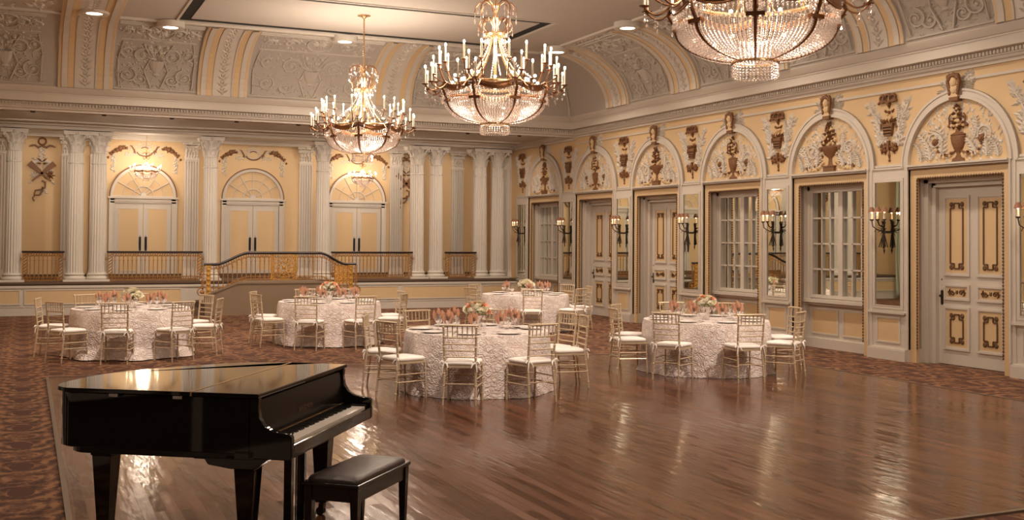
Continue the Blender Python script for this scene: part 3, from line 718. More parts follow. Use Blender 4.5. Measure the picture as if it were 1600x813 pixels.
railing(10.86, 11.78, 'short gilded iron railing between the columns at right')

# stair block in front of the stage, steps going down to both sides
YS = 27.32
sb = struct(empty('floor_stair'))
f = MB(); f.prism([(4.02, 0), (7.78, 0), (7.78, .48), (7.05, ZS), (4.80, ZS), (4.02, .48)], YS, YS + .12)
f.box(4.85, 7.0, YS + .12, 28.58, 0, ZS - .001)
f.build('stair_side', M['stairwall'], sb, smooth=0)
for sd, xe in ((-1, 4.85), (1, 7.0)):
    for k in range(4):
        a = xe + sd * .30 * k; c_ = xe + sd * .30 * (k + 1); MB().box(min(a, c_), max(a, c_), YS + .1, 28.58, 0, ZS - .16 * (k + 1)).build('step', M['carpet_dark'], sb, smooth=0)
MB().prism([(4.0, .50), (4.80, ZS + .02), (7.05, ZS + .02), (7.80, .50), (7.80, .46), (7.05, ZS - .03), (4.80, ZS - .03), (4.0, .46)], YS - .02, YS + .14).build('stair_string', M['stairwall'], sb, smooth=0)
t_ = thing('stair_railing', 'curved gilded iron balustrade with a round medallion, over the stair', 'railing', (0, YS + .05, 0))
def rz_(x):      # height of the handrail top
    def sm(a): a = max(0, min(1, a)); return a * a * (3 - 2 * a)
    if x < 5.9: return 1.27 + .285 * sm((x - 4.25) / .85)
    return 1.555 - .285 * sm((x - 6.85) / .72)
hp = [(4.0 + 3.82 * i / 60) for i in range(61)]
b = MB(); b.tube([(x_, 0, rz_(x_) - .015) for x_ in hp], .032, 8, flat=1.3); b.build('handrail', M['darkwood'], t_)
def zb_(x): return rz_(x) - .74
b = MB()
for off in (.70, .06): b.tube([(x_, 0, zb_(x_) + off) for x_ in hp], .009, 4)
for off in (.61, .14): b.tube([(x_, 0, zb_(x_) + off) for x_ in hp], .006, 4)
k = 4.2
while k < 7.6:
    for off in (.10, .655): b.tube([(p[0], 0, p[1]) for p in arc(k, zb_(k) + off, .03, 0, 2 * PI, 8, .04)], .006, 4, closed=True)
    k += .06
b.build('rail_frame', M['iron'], t_)
for i in range(1, 32):
    x_ = 4.12 + i * .112
    if abs(x_ - 5.95) < .33 or x_ > 7.6: continue
    inst(BAL, 'baluster', t_, (x_, 0, zb_(x_) + .08))
def medal():
    b = MB(); z0 = .86; zc = 1.17
    for xx in (-.31, .31): b.box(xx - .02, xx + .02, -.015, .015, z0, 1.50)
    for zz in (z0, 1.48): b.box(-.31, .31, -.015, .015, zz, zz + .02)
    for r_ in (.11, .17, .25): b.tube([(p[0], 0, p[1]) for p in arc(0, zc, r_, 0, 2 * PI, 24)], .011, 5, closed=True)
    for k in range(12):
        a = k * PI / 6; b.lf(.1 * cos(a), zc + .1 * sin(a), a, .08, .04, .02); b.tube([(p[0], 0, p[1]) for p in spiral(.21 * cos(a), zc + .21 * sin(a), .035, 1, a)], .007, 4)
    for sx_ in (-1, 1):
        for sz in (-1, 1): b.tube([(p[0], 0, p[1]) for p in spiral(sx_ * .24, zc + sz * .24, .055, 1.3, 0, sx_)], .008, 4)
    b.ico((0, -.01, zc), .05, (1, .4, 1))
    for k in range(10):
        for sx_ in (-1, 1): b.tube([(p[0], 0, p[1]) for p in spiral(sx_ * (.275 - .02 * (k % 2)), z0 + .06 + .058 * k, .03, 1.1, k, sx_)], .007, 4); b.lf(sx_ * .27, z0 + .06 + .058 * k, k * 1.1, .06, .03, .015)
    for k in range(18): a = k * PI / 9; b.lf(.19 * cos(a), zc + .19 * sin(a), a + .6, .07, .03, .015); b.bl(.14 * cos(a), zc + .14 * sin(a), .015, .01)
    b.tube([(p[0], 0, p[1]) for p in arc(0, zc, .28, 0, 2 * PI, 24)], .008, 5, closed=True)
    for k in range(4): b.lf(0, zc, k * PI / 2 + PI / 4, .09, .05, .03)
    return b
medal().build('medallion', M['gold'], t_, loc=(5.95, 0, 0))
for sd, xx in ((-1, 4.10), (1, 7.68)):
    g = MB(); zt_ = rz_(xx) - .04; g.box(xx - .055, xx + .055, -.02, .02, .5, zt_); g.box(xx - .075, xx + .075, -.03, .03, .48, .54); g.box(xx - .075, xx + .075, -.03, .03, zt_ - .04, zt_)
    for z_ in (.62, .75, .88, 1.0, 1.12): g.bl(xx, z_, .04, .02, .02)
    g.build('newel_panel', M['gold'], t_, smooth=0)
    g = MB(); xo = xx + sd * .13; g.box(xo - .008, xo + .008, -.01, .01, .5, zt_); loops(g, xo - .05, xo + .05, .68, zt_, vert=True, r=.007)
    g.tube([(p[0], 0, p[1]) for p in spiral(xo + sd * .03, .57, .11, 1.4, PI / 2, -sd)], .016, 5); g.lf(xo, .62, PI / 2, .12, .06, .03); g.bl(xo + sd * .02, .57, .045, .03)
    g.build('newel_scroll', M['iron'], t_, smooth=30)
g = MB(); 
for xx in (7.28, 7.36, 7.44, 7.52, 7.6): loops(g, xx - .04, xx + .04, .72, 1.20, vert=True, r=.009)
for k in range(40): g.lf(7.26 + .36 * ((k * .618) % 1), .72 + .46 * k / 40, k * 2.4, .07, .035, .015)
g.build('scroll_infill', M['gold'], t_)

# ================================================================== RIGHT WALL BAYS
def frame_rect(b, x0, x1, z0, z1, w, y0, y1):
    b.box(x0, x1, y0, y1, z0, z0 + w); b.box(x0, x1, y0, y1, z1 - w, z1); b.box(x0, x0 + w, y0, y1, z0 + w, z1 - w); b.box(x1 - w, x1, y0, y1, z0 + w, z1 - w); return b
def rope(b, pts, r=.022):
    """rope moulding: short beads set along a path"""
    for (a, c) in zip(pts, pts[1:]):
        L = math.hypot(c[0] - a[0], c[1] - a[1]); n_ = max(1, int(L / .05))
        for k in range(n_):
            u = (k + .5) / n_; b.octa((a[0] + (c[0] - a[0]) * u, -.012, a[1] + (c[1] - a[1]) * u), r, r * 1.35)
def arch_trim(root, full=True):
    w = .985; f = MB()
    for (r0, r1, d) in ((w + .155, w + .02, -.045), (w + .05, w, -.07), (w + .155, w + .12, -.06)):
        o_ = arc(0, 3.14, r0, 0, PI, 36); n_ = arc(0, 3.14, r1, 0, PI, 36)
        for k in range(36): f.prism([o_[k], o_[k + 1], n_[k + 1], n_[k]], d, 0)
    for sd in (-1, 1): a = sorted((sd * w, sd * (w + .10))); f.box(a[0], a[1], -.045, 0, 0, 3.14); a = sorted((sd * w, sd * (w + .03))); f.box(a[0], a[1], -.07, 0, .2, 3.14)
    f.box(-w, w, -.055, 0, 3.09, 3.14); f.box(-w, w, -.10, 0, 3.13, 3.16)
    f.build('archivolt', M['white'], root, smooth=20)
    g = MB(); 
    for sd in (-1, 1): a = sorted((sd * w, sd * (w - .13))); g.box(a[0], a[1], -.01, .05, .0, 3.09)
    g.box(-w + .13, w - .13, -.01, .05, 2.95, 3.09)
    for sd in (-1, 1): a = sorted((sd * (w - .02), sd * w)); g.box(a[0], a[1], .04, .3, 0, 3.0)
    g.build('jamb_lining', M['cream'], root, smooth=0)
    h = MB(); rope(h, [(-w + .15, .22), (-w + .15, 2.94), (w - .15, 2.94), (w - .15, .22)]); h.box(-w, w, -.06, -.04, 3.085, 3.10)
    h.build('rope_moulding', M['goldbrown'], root, smooth=0)
def key_border(b, x0, x1, z0, z1, t=.022):
    """gilt line border with notched corners ending in rosettes"""
    q = .075 if (x1 - x0) > .22 else .06
    for (sx_, sz, cx, cz) in ((1, 1, x0, z0), (-1, 1, x1, z0), (1, -1, x0, z1), (-1, -1, x1, z1)):
        b.bl(cx + sx_ * .018, cz + sz * .018, .042, .014, .006)
        px, pz = cx + sx_ * q, cz + sz * q
        for a in ((px - t / 2, px + t / 2, min(cz - sz * 0, pz), max(cz, pz)), (min(cx, px), max(cx, px), pz - t / 2, pz + t / 2)): b.box(a[0], a[1], -.014, 0, a[2], a[3])
    b.box(x0 + q, x1 - q, -.014, 0, z0 - t / 2, z0 + t / 2); b.box(x0 + q, x1 - q, -.014, 0, z1 - t / 2, z1 + t / 2)
    b.box(x0 - t / 2, x0 + t / 2, -.014, 0, z0 + q, z1 - q); b.box(x1 - t / 2, x1 + t / 2, -.014, 0, z0 + q, z1 - q)
def wall_door(i, yc):
    r = struct(empty('door_%d' % i, (XR, yc, 0), -PI / 2)); arch_trim(r)
    f = MB()
    for sd in (-1, 1):
        for (a, c_, y0, z1) in ((.975, .86, .10, 2.99), (.86, .78, .16, 2.93), (.78, .70, .24, 2.88)): q = sorted((sd * a, sd * c_)); f.box(q[0], q[1], y0, .42, 0, z1)
        q = sorted((sd * .965, sd * .85)); f.box(q[0], q[1], .04, .12, 0, .22)
    f.box(-.975, .975, .10, .42, 2.93, 3.1); f.box(-.86, .86, .16, .42, 2.87, 2.99); f.box(-.78, .78, .24, .42, 2.80, 2.9); f.box(-.72, .72, .21, .26, 2.80, 2.83)
    f.build('door_casing', M['white'], r, smooth=0)
    l = MB(); W_ = .70; l.box(-W_, W_, .31, .36, .01, 2.80)
    rows = ((.24, .92), (1.02, 1.27), (1.40, 2.66)); cols = ((-.58, -.07), (.07, .58)); pn = []
    for (z0, z1) in rows:
        for (x0, x1) in cols:
            frame_rect(l, x0, x1, z0, z1, .035, .285, .315); frame_rect(l, x0 + .035, x1 - .035, z0 + .035, z1 - .035, .014, .298, .315); pn.append((x0, x1, z0, z1))
    lf_ = l.build('door_leaf', M['white'], r, smooth=0)
    for (x0, x1, z0, z1) in pn:
        p = MB().box(x0 + .05, x1 - .05, .303, .312, z0 + .05, z1 - .05).build('door_panel', M['cream'], lf_, smooth=0)
        g = MB()
        if z1 - z0 > .3: key_border(g, x0 + .13, x1 - .13, z0 + .12, z1 - .12)
        else:
            xm, zm = (x0 + x1) / 2, (z0 + z1) / 2
            for s_ in (-1, 1):
                g.cv(spiral(xm + s_ * .09, zm, .045, 1.3, 0, s_), .010, off=.008); g.cv([(xm + s_ * .13, zm - .05), (xm + s_ * .17, zm), (xm + s_ * .13, zm + .05)], .009, off=.008)
                for k in range(3): g.lf(xm + s_ * .12, zm, s_ * (k - 1) * .8 + (PI if s_ < 0 else 0), .07, .03, .012); g.lf(xm, zm, PI / 2 + s_ * .6, .05, .03, .012)
            g.bl(xm, zm, .03, .015)
        g.v = [(a, c_ + .303, z) for a, c_, z in g.v]; g.build('gilt_border', M['goldbrown'], p, smooth=0)
    k = MB().lathe([(.012, 0), (.012, .03), (.03, .045), (.032, .06), (.02, .072), (0, .074)], 12)
    h = MB(); h.prism([(-.655, .95), (-.63, .935), (-.605, .95), (-.605, 1.15), (-.615, 1.17), (-.645, 1.17), (-.655, 1.15)], .30, .312); h.merge(k, Matrix.Translation((-.63, .302, 1.08)) @ Matrix.Rotation(PI / 2, 4, 'X') @ Matrix.Scale(.7, 4)); h.octa((-.64, .308, 1.34), .016)
    h.build('door_handle', M['darkbronze'], lf_)
def wall_window(i, yc):
    r = struct(empty('window_%d' % i, (XR, yc, 0), -PI / 2)); arch_trim(r)
    f = MB(); f.box(-.97, .97, .30, .45, 0, 3.08)
    for sd in (-1, 1):
        for (a, c_, y0, z0) in ((.975, .86, .12, 0), (.86, .80, .2, .88)): q = sorted((sd * a, sd * c_)); f.box(q[0], q[1], y0, .42, z0, 3.0)
    f.box(-.975, .975, .12, .42, 2.93, 3.1); f.box(-.86, .86, .2, .42, 2.86, 2.95)
    f.box(-.86, .86, .24, .32, 0, .92); f.box(-.90, .90, .10, .3, .82, .88); f.box(-.86, .86, .15, .3, .78, .83); f.box(-.86, .86, .17, .3, 0, .17)
    f.build('window_casing', M['white'], r, smooth=0)
    p = MB(); g = MB()
    for (x0, x1) in ((-.80, -.04), (.04, .80)): p.box(x0 + .05, x1 - .05, .232, .245, .27, .68); frame_rect(g, x0 + .02, x1 - .02, .24, .71, .03, .222, .245)
    p.build('dado_panel', M['cream'], r, smooth=0); g.build('panel_moulding', M['white'], r, smooth=0)
    for sd in (-1, 1):
        x0, x1 = sorted((sd * .0, sd * .80)); s = MB(); frame_rect(s, x0, x1, .90, 2.87, .055, .22, .29)
        gx0, gx1 = x0 + .055, x1 - .055
        for k in (1, 2): xx = gx0 + (gx1 - gx0) * k / 3; s.box(xx - .013, xx + .013, .24, .285, .95, 2.82)
        for k in (1, 2, 3): zz = .955 + 1.86 * k / 4; s.box(gx0, gx1, .24, .285, zz - .014, zz + .014)
        so = s.build('window_frame', M['white'], r, smooth=0)
        MB().box(gx0, gx1, .280, .29, .95, 2.82).build('mirror_pane', M['mirror'], so, smooth=0)
kinds = {0: 'd', 1: 'w', 2: 'w', 3: 'd', 4: 'd', 5: 'w', -1: 'w'}
di, wi = 4, 1
for k in range(-1, 6):
    yc = 12.38 + 2.9 * k
    if kinds[k] == 'd': wall_door(di, yc); di += 1
    else: wall_window(wi, yc); wi += 1
# horizontal wall mouldings above
f = MB()
f.box(XR - .025, XR, YF, YE, 4.39, 4.43)
for k in range(-1, 7):
    yp = 13.83 + 2.9 * k if k < 6 else 0
    if not yp or yp > 29: continue
    f.box(XR - .035, XR, yp - .345, yp + .345, 3.16, 3.20); f.box(XR - .05, XR, yp - .36, yp + .36, 3.12, 3.15)
struct(f.build('trim_6', M['white'], smooth=0))

# piers with tall mirrors
PIER = {-1: 'at the right edge of the view', 0: 'left of the nearest wall door', 1: 'between the two nearest mirrored windows', 2: 'right of the middle wall door',
        3: 'between the two farther wall doors', 4: 'left of the farthest wall door', 5: 'nearest the stage'}
def pier(k):
    yc = 13.83 + 2.9 * k
    r = tag(empty('pier_casing', (XR, yc, 0), -PI / 2), None, None, None, 'structure')
    f = MB(); w = .38
    f.box(-w, w, -.05, 0, 0, .20); f.box(-w - .05, w + .05, -.095, 0, 0, .17); f.box(-w - .04, w + .04, -.08, 0, .17, .19)
    f.box(-w, w, -.03, 0, .20, .74); f.box(-w - .03, w + .03, -.09, 0, .755, .79); f.box(-w, w, -.06, 0, .73, .76); f.box(-w, w, -.03, 0, .79, 3.12)
    frame_rect(f, -.27, .27, .27, .70, .03, -.045, 0)
    f.build('pier_boarding', M['white'], r, smooth=0)
    MB().box(-.24, .24, -.035, 0, .30, .67).build('dado_panel', M['cream'], r, smooth=0)
    t_ = thing('pier_mirror', 'tall narrow white-framed pier mirror ' + PIER[k], 'mirror', (XR, yc, 0), -PI / 2, 'tall mirrors between the wall arches')
    g = MB(); frame_rect(g, -.345, .345, .83, 2.97, .045, -.05, -.03); frame_rect(g, -.30, .30, .875, 2.925, .012, -.056, -.04); g.build('mirror_frame', M['white'], t_, smooth=0)
    MB().box(-.30, .30, -.038, -.031, .87, 2.93).build('mirror_glass', M['mirror'], t_, smooth=0)
for k in range(-1, 6): pier(k)

# plaster ornaments on the right wall
rr = random.Random(11)
def white_foliage_tymp(b, rnd):
    for k in range(230):
        a = rnd.uniform(.06, PI - .06); q = .88 * math.sqrt(rnd.random()); x_, z_ = q * cos(a), 3.2 + q * sin(a)
        if q > .9 or (abs(x_) < .2 and z_ < 3.7): continue
        b.lf(x_, z_, rnd.choice((1.2, 1.9, 1.5)) + rnd.uniform(-.7, .7), rnd.uniform(.08, .16), .045, .018)
    for sd in (-1, 1):
        for (x0, z0, a, L) in ((.35, 3.25, 1.9, .5), (.55, 3.22, 1.5, .5), (.75, 3.2, 1.6, .35), (.30, 3.5, 1.0, .35), (.5, 3.25, .5, .3)):
            acanthus(b, sd * x0, z0, a if sd > 0 else PI - a, L, 8, .03)
        p = spiral(sd * .48, 3.55, .15, 1.3, 0, sd); b.cv(p, .018)
        foliage(b, [(sd * .2, 3.22), (sd * .4, 3.2), (sd * .6, 3.21), (sd * .8, 3.23)], .12, .06, .03, 1, rnd)
def urn_a(k, yc, where):
    t_ = thing('urn_relief', 'plaster urn with rosette-tipped handles in the arch over ' + where, 'relief', (XR, yc, 0), -PI / 2, 'urn reliefs in the arches')
    br, wh, fl = MB(), MB(), MB()
    br.lathe([(.0, 3.17), (.13, 3.17), (.12, 3.21), (.06, 3.235), (.035, 3.28), (.05, 3.32), (.09, 3.36), (.13, 3.45), (.15, 3.55), (.14, 3.56), (.155, 3.58), (.12, 3.60), (.06, 3.62), (.05, 3.66), (0, 3.68)], 16, sy=.4, a0=PI, a1=2 * PI)
    for sd in (-1, 1):
        p = [(sd * .06, 3.33), (sd * .16, 3.28), (sd * .28, 3.26), (sd * .38, 3.30), (sd * .43, 3.38), (sd * .44, 3.44)]; br.cv(p, [.014, .024, .02, .022, .018, .014])
        for q in p[1:5]: fl.bl(q[0], q[1] - .01, .038, .035); br.bl(q[0] + .03, q[1] + .03, .018, .05)
        br.bl(sd * .45, 3.49, .075, .045); br.bl(sd * .45, 3.49, .045, .06)
    for z_, w_ in ((3.72, .12), (3.79, .10), (3.86, .08), (3.93, .05), (3.98, .02)):
        for j in range(5): fl.bl(rr.uniform(-w_, w_), z_, .035, .05); br.lf(rr.uniform(-w_, w_), z_, rr.uniform(0, 6.3), .08, .04, .06, .02)
    for sd in (-1, 1): br.cv([(sd * .08, 3.7), (sd * .15, 3.75), (sd * .16, 3.85), (sd * .13, 3.9)], .012, off=.03); br.bl(sd * .17, 3.72, .03, .04); br.lf(sd * .1, 3.66, PI / 2 + sd * .3, .12, .05, .05)
    br.lf(0, 3.95, PI / 2, .1, .04, .04)
    white_foliage_tymp(wh, rr)
    br.build('urn', M['brown'], t_, smooth=30); fl.build('flowers', M['cream'], t_, smooth=0); wh.build('white_acanthus', M['white'], t_, smooth=0)
def urn_b(k, yc, where):
    t_ = thing('urn_relief', 'plaster footed flower bowl in the arch over ' + where, 'relief', (XR, yc, 0), -PI / 2, 'urn reliefs in the arches')
    br, wh, fl = MB(), MB(), MB()
    br.box(-.14, .14, -.05, 0, 3.17, 3.25); br.box(-.16, .16, -.06, 0, 3.25, 3.27)
    br.lathe([(.09, 3.27), (.06, 3.30), (.045, 3.38), (.06, 3.42), (.15, 3.47), (.22, 3.57), (.25, 3.60), (.24, 3.62), (0, 3.62)], 16, sy=.3, a0=PI, a1=2 * PI)
    for sd in (-1, 1):
        br.bl(sd * .24, 3.58, .05, .04); br.lf(sd * .2, 3.5, -PI / 2, .1, .06, .04)
        p = [(sd * .2, 3.30), (sd * .3, 3.24), (sd * .42, 3.24), (sd * .52, 3.25)]
        for i_, q in enumerate([(sd * (.18 + .045 * j), 3.33 - .12 * sin(min(1, j / 5) * PI / 2) + (.01 * (j % 2))) for j in range(9)]): fl.bl(q[0], q[1], .035, .035); br.lf(q[0], q[1] + .02, rr.uniform(0, 6.3), .07, .035, .045)
        br.bl(sd * .60, 3.25, .04, .045)
    for j in range(22): z_ = 3.64 + .014 * j; w_ = .20 * (1 - j / 26); fl.bl(rr.uniform(-w_, w_), z_, .04, .05); br.lf(rr.uniform(-w_, w_), z_, rr.uniform(0, 6.3), .1, .05, .07, .01); br.lf(rr.uniform(-w_ * .6, w_ * .6), z_ + .03, rr.uniform(.5, 2.6), .12, .04, .06, .02)
    br.cv([(0, 3.9), (-.02, 3.97), (.02, 4.03)], [.02, .02, .008], off=.03)
    white_foliage_tymp(wh, rr)
    br.build('urn', M['brown'], t_, smooth=30); fl.build('flowers', M['cream'], t_, smooth=0); wh.build('white_acanthus', M['white'], t_, smooth=0)
ARCHW = {-1: 'the window right of the nearest door', 0: 'the nearest wall door', 1: 'the nearest mirrored window', 2: 'the second mirrored window', 3: 'the middle wall door', 4: 'the farthest wall door', 5: 'the mirrored window by the stage'}
def keystone(k, yc):
    t_ = thing('keystone_bust', 'keystone bust with brown hair on the arch over ' + ARCHW[k], 'relief', (XR, yc, 0), -PI / 2, 'keystone busts on the arches')
    br, cm, wh = MB(), MB(), MB()
    cm.prism([(-.07, 4.12), (.07, 4.12), (.105, 4.42), (-.105, 4.42)], -.10, 0); cm.ico((0, -.11, 4.38), .065, (1, .8, 1.25)); cm.ico((0, -.135, 4.365), .018); cm.ico((0, -.09, 4.27), .075, (1.1, .7, 1))
    br.prism([(-.085, 4.09), (.085, 4.09), (.085, 4.15), (-.085, 4.15)], -.11, 0)
    for sd in (-1, 1):
        br.cv([(sd * .03, 4.47), (sd * .09, 4.46), (sd * .115, 4.38), (sd * .10, 4.28), (sd * .085, 4.18)], [.03, .035, .03, .02, .016], off=.10)
    for j in range(9): a = PI * j / 8; br.bl(.08 * cos(a), 4.43 + .05 * sin(a), .035, .04, .10)
    br.bl(0, 4.50, .03, .03, .1)
    for j in range(26): q = rr.random(); a = rr.choice((-1, 1)); br.bl(a * (.075 + .04 * q), 4.2 + .28 * q, .028, .035, .09); br.bl(rr.uniform(-.1, .1), 4.45 + rr.uniform(-.02, .04), .03, .035, .09)
    for sd in (-1, 1):
        acanthus(wh, sd * .15, 4.18, PI / 2 - sd * .25, .30, 8, .05); acanthus(wh, sd * .2, 4.2, PI / 2 - sd * .8, .22, 7, .05)
        for j in range(22): wh.lf(sd * rr.uniform(.13, .30), rr.uniform(4.18, 4.46), PI / 2 - sd * rr.uniform(-.3, 1), rr.uniform(.09, .15), .06, .045)
        wh.cv(spiral(sd * .23, 4.42, .06, 1.2, 0, sd), .02)
    br.build('brown_hair', M['brown'], t_, smooth=0); cm.build('bust', M['cream'], t_, smooth=40); wh.build('white_acanthus', M['white'], t_, smooth=0)
def basket(k, yc):
    t_ = thing('basket_relief', 'brown ribbon and basket relief above the mirror ' + PIER[k], 'relief', (XR, yc, 0), -PI / 2, 'basket reliefs above the pier mirrors')
    br, wh, cm = MB(), MB(), MB()
    for x_ in (-.12, 0, .12): br.cv(arc(x_, 4.30, .055 if x_ else .065, 0, 2 * PI, 12), .024, off=.04)
    br.cv([(-.22, 4.22), (-.16, 4.27), (-.06, 4.25), (0, 4.22), (.06, 4.25), (.16, 4.27), (.2, 4.24)], .022, off=.04); br.bl(0, 4.20, .035, .06); br.lf(0, 4.2, -PI / 2, .08, .05, .05)
    br.lf(-.05, 4.05, 2.2, .1, .05, .05); br.lf(.05, 4.05, .9, .1, .05, .05); br.bl(0, 4.07, .03, .05)
    br.prism([(-.075, 3.68), (.075, 3.68), (.12, 3.88), (-.12, 3.88)], -.06, 0)
    for sd in (-1, 1): br.lf(sd * .08, 3.90, PI / 2 - sd * 1.0, .14, .06, .05, .02); br.cv([(sd * .1, 3.9), (sd * .17, 3.88), (sd * .17, 3.8)], .014, off=.03)
    for j in range(5): br.lf((j - 2) * .05, 3.88, PI / 2 - (j - 2) * .3, .11, .045, .05, .03)
    for j in range(12): cm.bl(rr.uniform(-.08, .08), rr.uniform(3.92, 4.04), .03, .05)
    for j in range(4): 
        for zz in (3.71, 3.76, 3.81): br.box(-.09, .09, -.065, -.055, zz, zz + .012)
    for sd in (-1, 1):
        for (x_, z_, q) in ((.10, 3.50, .05), (.15, 3.46, .045), (.09, 3.44, .04), (.17, 3.52, .035), (.05, 3.5, .03)): br.bl(sd * x_, z_, q, .05); br.lf(sd * x_, z_, rr.uniform(0, 6.3), q * 2, q, .04); br.lf(sd * x_, z_, rr.uniform(0, 6.3), q * 2, q, .04)
    br.box(-.022, .022, -.05, 0, 3.44, 3.60); br.lf(0, 3.44, -PI / 2, .2, .05, .04); br.bl(0, 3.27, .025, .03)
    for sd in (-1, 1):
        p = [(sd * .20, 3.50), (sd * .24, 3.65), (sd * .22, 3.80), (sd * .28, 3.95), (sd * .38, 4.08), (sd * .44, 4.2)]; wh.cv(p, .02)
        foliage(wh, p, .17, .07, .035, 1, rr); foliage(wh, p, .12, .06, .03, 1, rr); acanthus(wh, sd * .2, 3.9, PI / 2 - sd * .4, .32, 8, .04)
        wh.cv(spiral(sd * .22, 3.62, .08, 1.2, 0, sd), .018)
        for j in range(46):
            q = rr.random(); x_ = sd * (.19 + .05 * q + .17 * q * q + rr.uniform(-.08, .07)); wh.lf(x_, 3.48 + .72 * q, PI / 2 - sd * rr.uniform(-.2, 1.2), rr.uniform(.12, .2), .07, .035)
        for j in range(5): wh.lf(sd * .1, 3.62, rr.uniform(0, 6.3), .09, .05, .02)
    br.build('basket', M['brown'], t_, smooth=0); cm.build('flowers', M['cream'], t_, smooth=0); wh.build('white_foliage', M['white'], t_, smooth=0)
for k in range(-1, 6):
    yc = 12.38 + 2.9 * k
    if k >= 0:
        (urn_a if k % 2 == 0 else urn_b)(k, yc, ARCHW[k]); keystone(k, yc)
    basket(k, 13.83 + 2.9 * k)

# left wall, seen only in the mirrors
f = MB()
for k in range(-1, 7):
    yc = 9.48 + 2.9 * k; f2 = MB()
    o_ = arc(yc, 3.14, 1.14, 0, PI, 20); n_ = arc(yc, 3.14, .985, 0, PI, 20)
    for j in range(20): f.prism([o_[j], o_[j + 1], n_[j + 1], n_[j]], XL, XL + .06, 'yz')
    for sd in (-1, 1): a = sorted((yc + sd * .985, yc + sd * 1.1)); f.box(XL, XL + .06, a[0], a[1], 0, 3.14)
f.box(XL, XL + .05, YF, 31, 0, .2); f.box(XL, XL + .06, YF, 31, .75, .8); f.box(XL, XL + .12, YF, 31, 4.6, 4.9)
struct(f.build('trim_7', M['white'], smooth=0))
def drape(y0, y1, label):
    b = MB()
    def fn(u, v):
        z = 4.5 - 4.45 * v; pinch = 1 - .55 * math.exp(-((z - 1.5) / .9) ** 2); s_ = y0 + (y1 - y0) * (u * pinch)
        return (XL + .18 + .07 * sin(u * 40 + sin(v * 3)), s_, z)
    b.grid(fn, 90, 20); o = b.build('curtain', M['curtain'], smooth=60); md = o.modifiers.new('solid', 'SOLIDIFY'); md.thickness = .01
    tag(o, label, 'curtain')
drape(25.2, 26.6, 'sage green draped curtain reflected in the second tall mirror')
drape(28.4, 27.0, 'sage green draped curtain reflected in the nearest tall mirror')

# ================================================================== CHANDELIERS
def drop(b, x, y, z, L=.07, r=.012):
    b.octa((x, y, z - .012), r * .7); b.add([(x + r, y, z - L * .75), (x, y + r, z - L * .75), (x - r, y, z - L * .75), (x, y - r, z - L * .75), (x, y, z - .03), (x, y, z - L)],
        [(0, 1, 4), (1, 2, 4), (2, 3, 4), (3, 0, 4), (1, 0, 5), (2, 1, 5), (3, 2, 5), (0, 3, 5)])
def scallop_r(q): return .74 + .03 * abs(sin(4 * q))
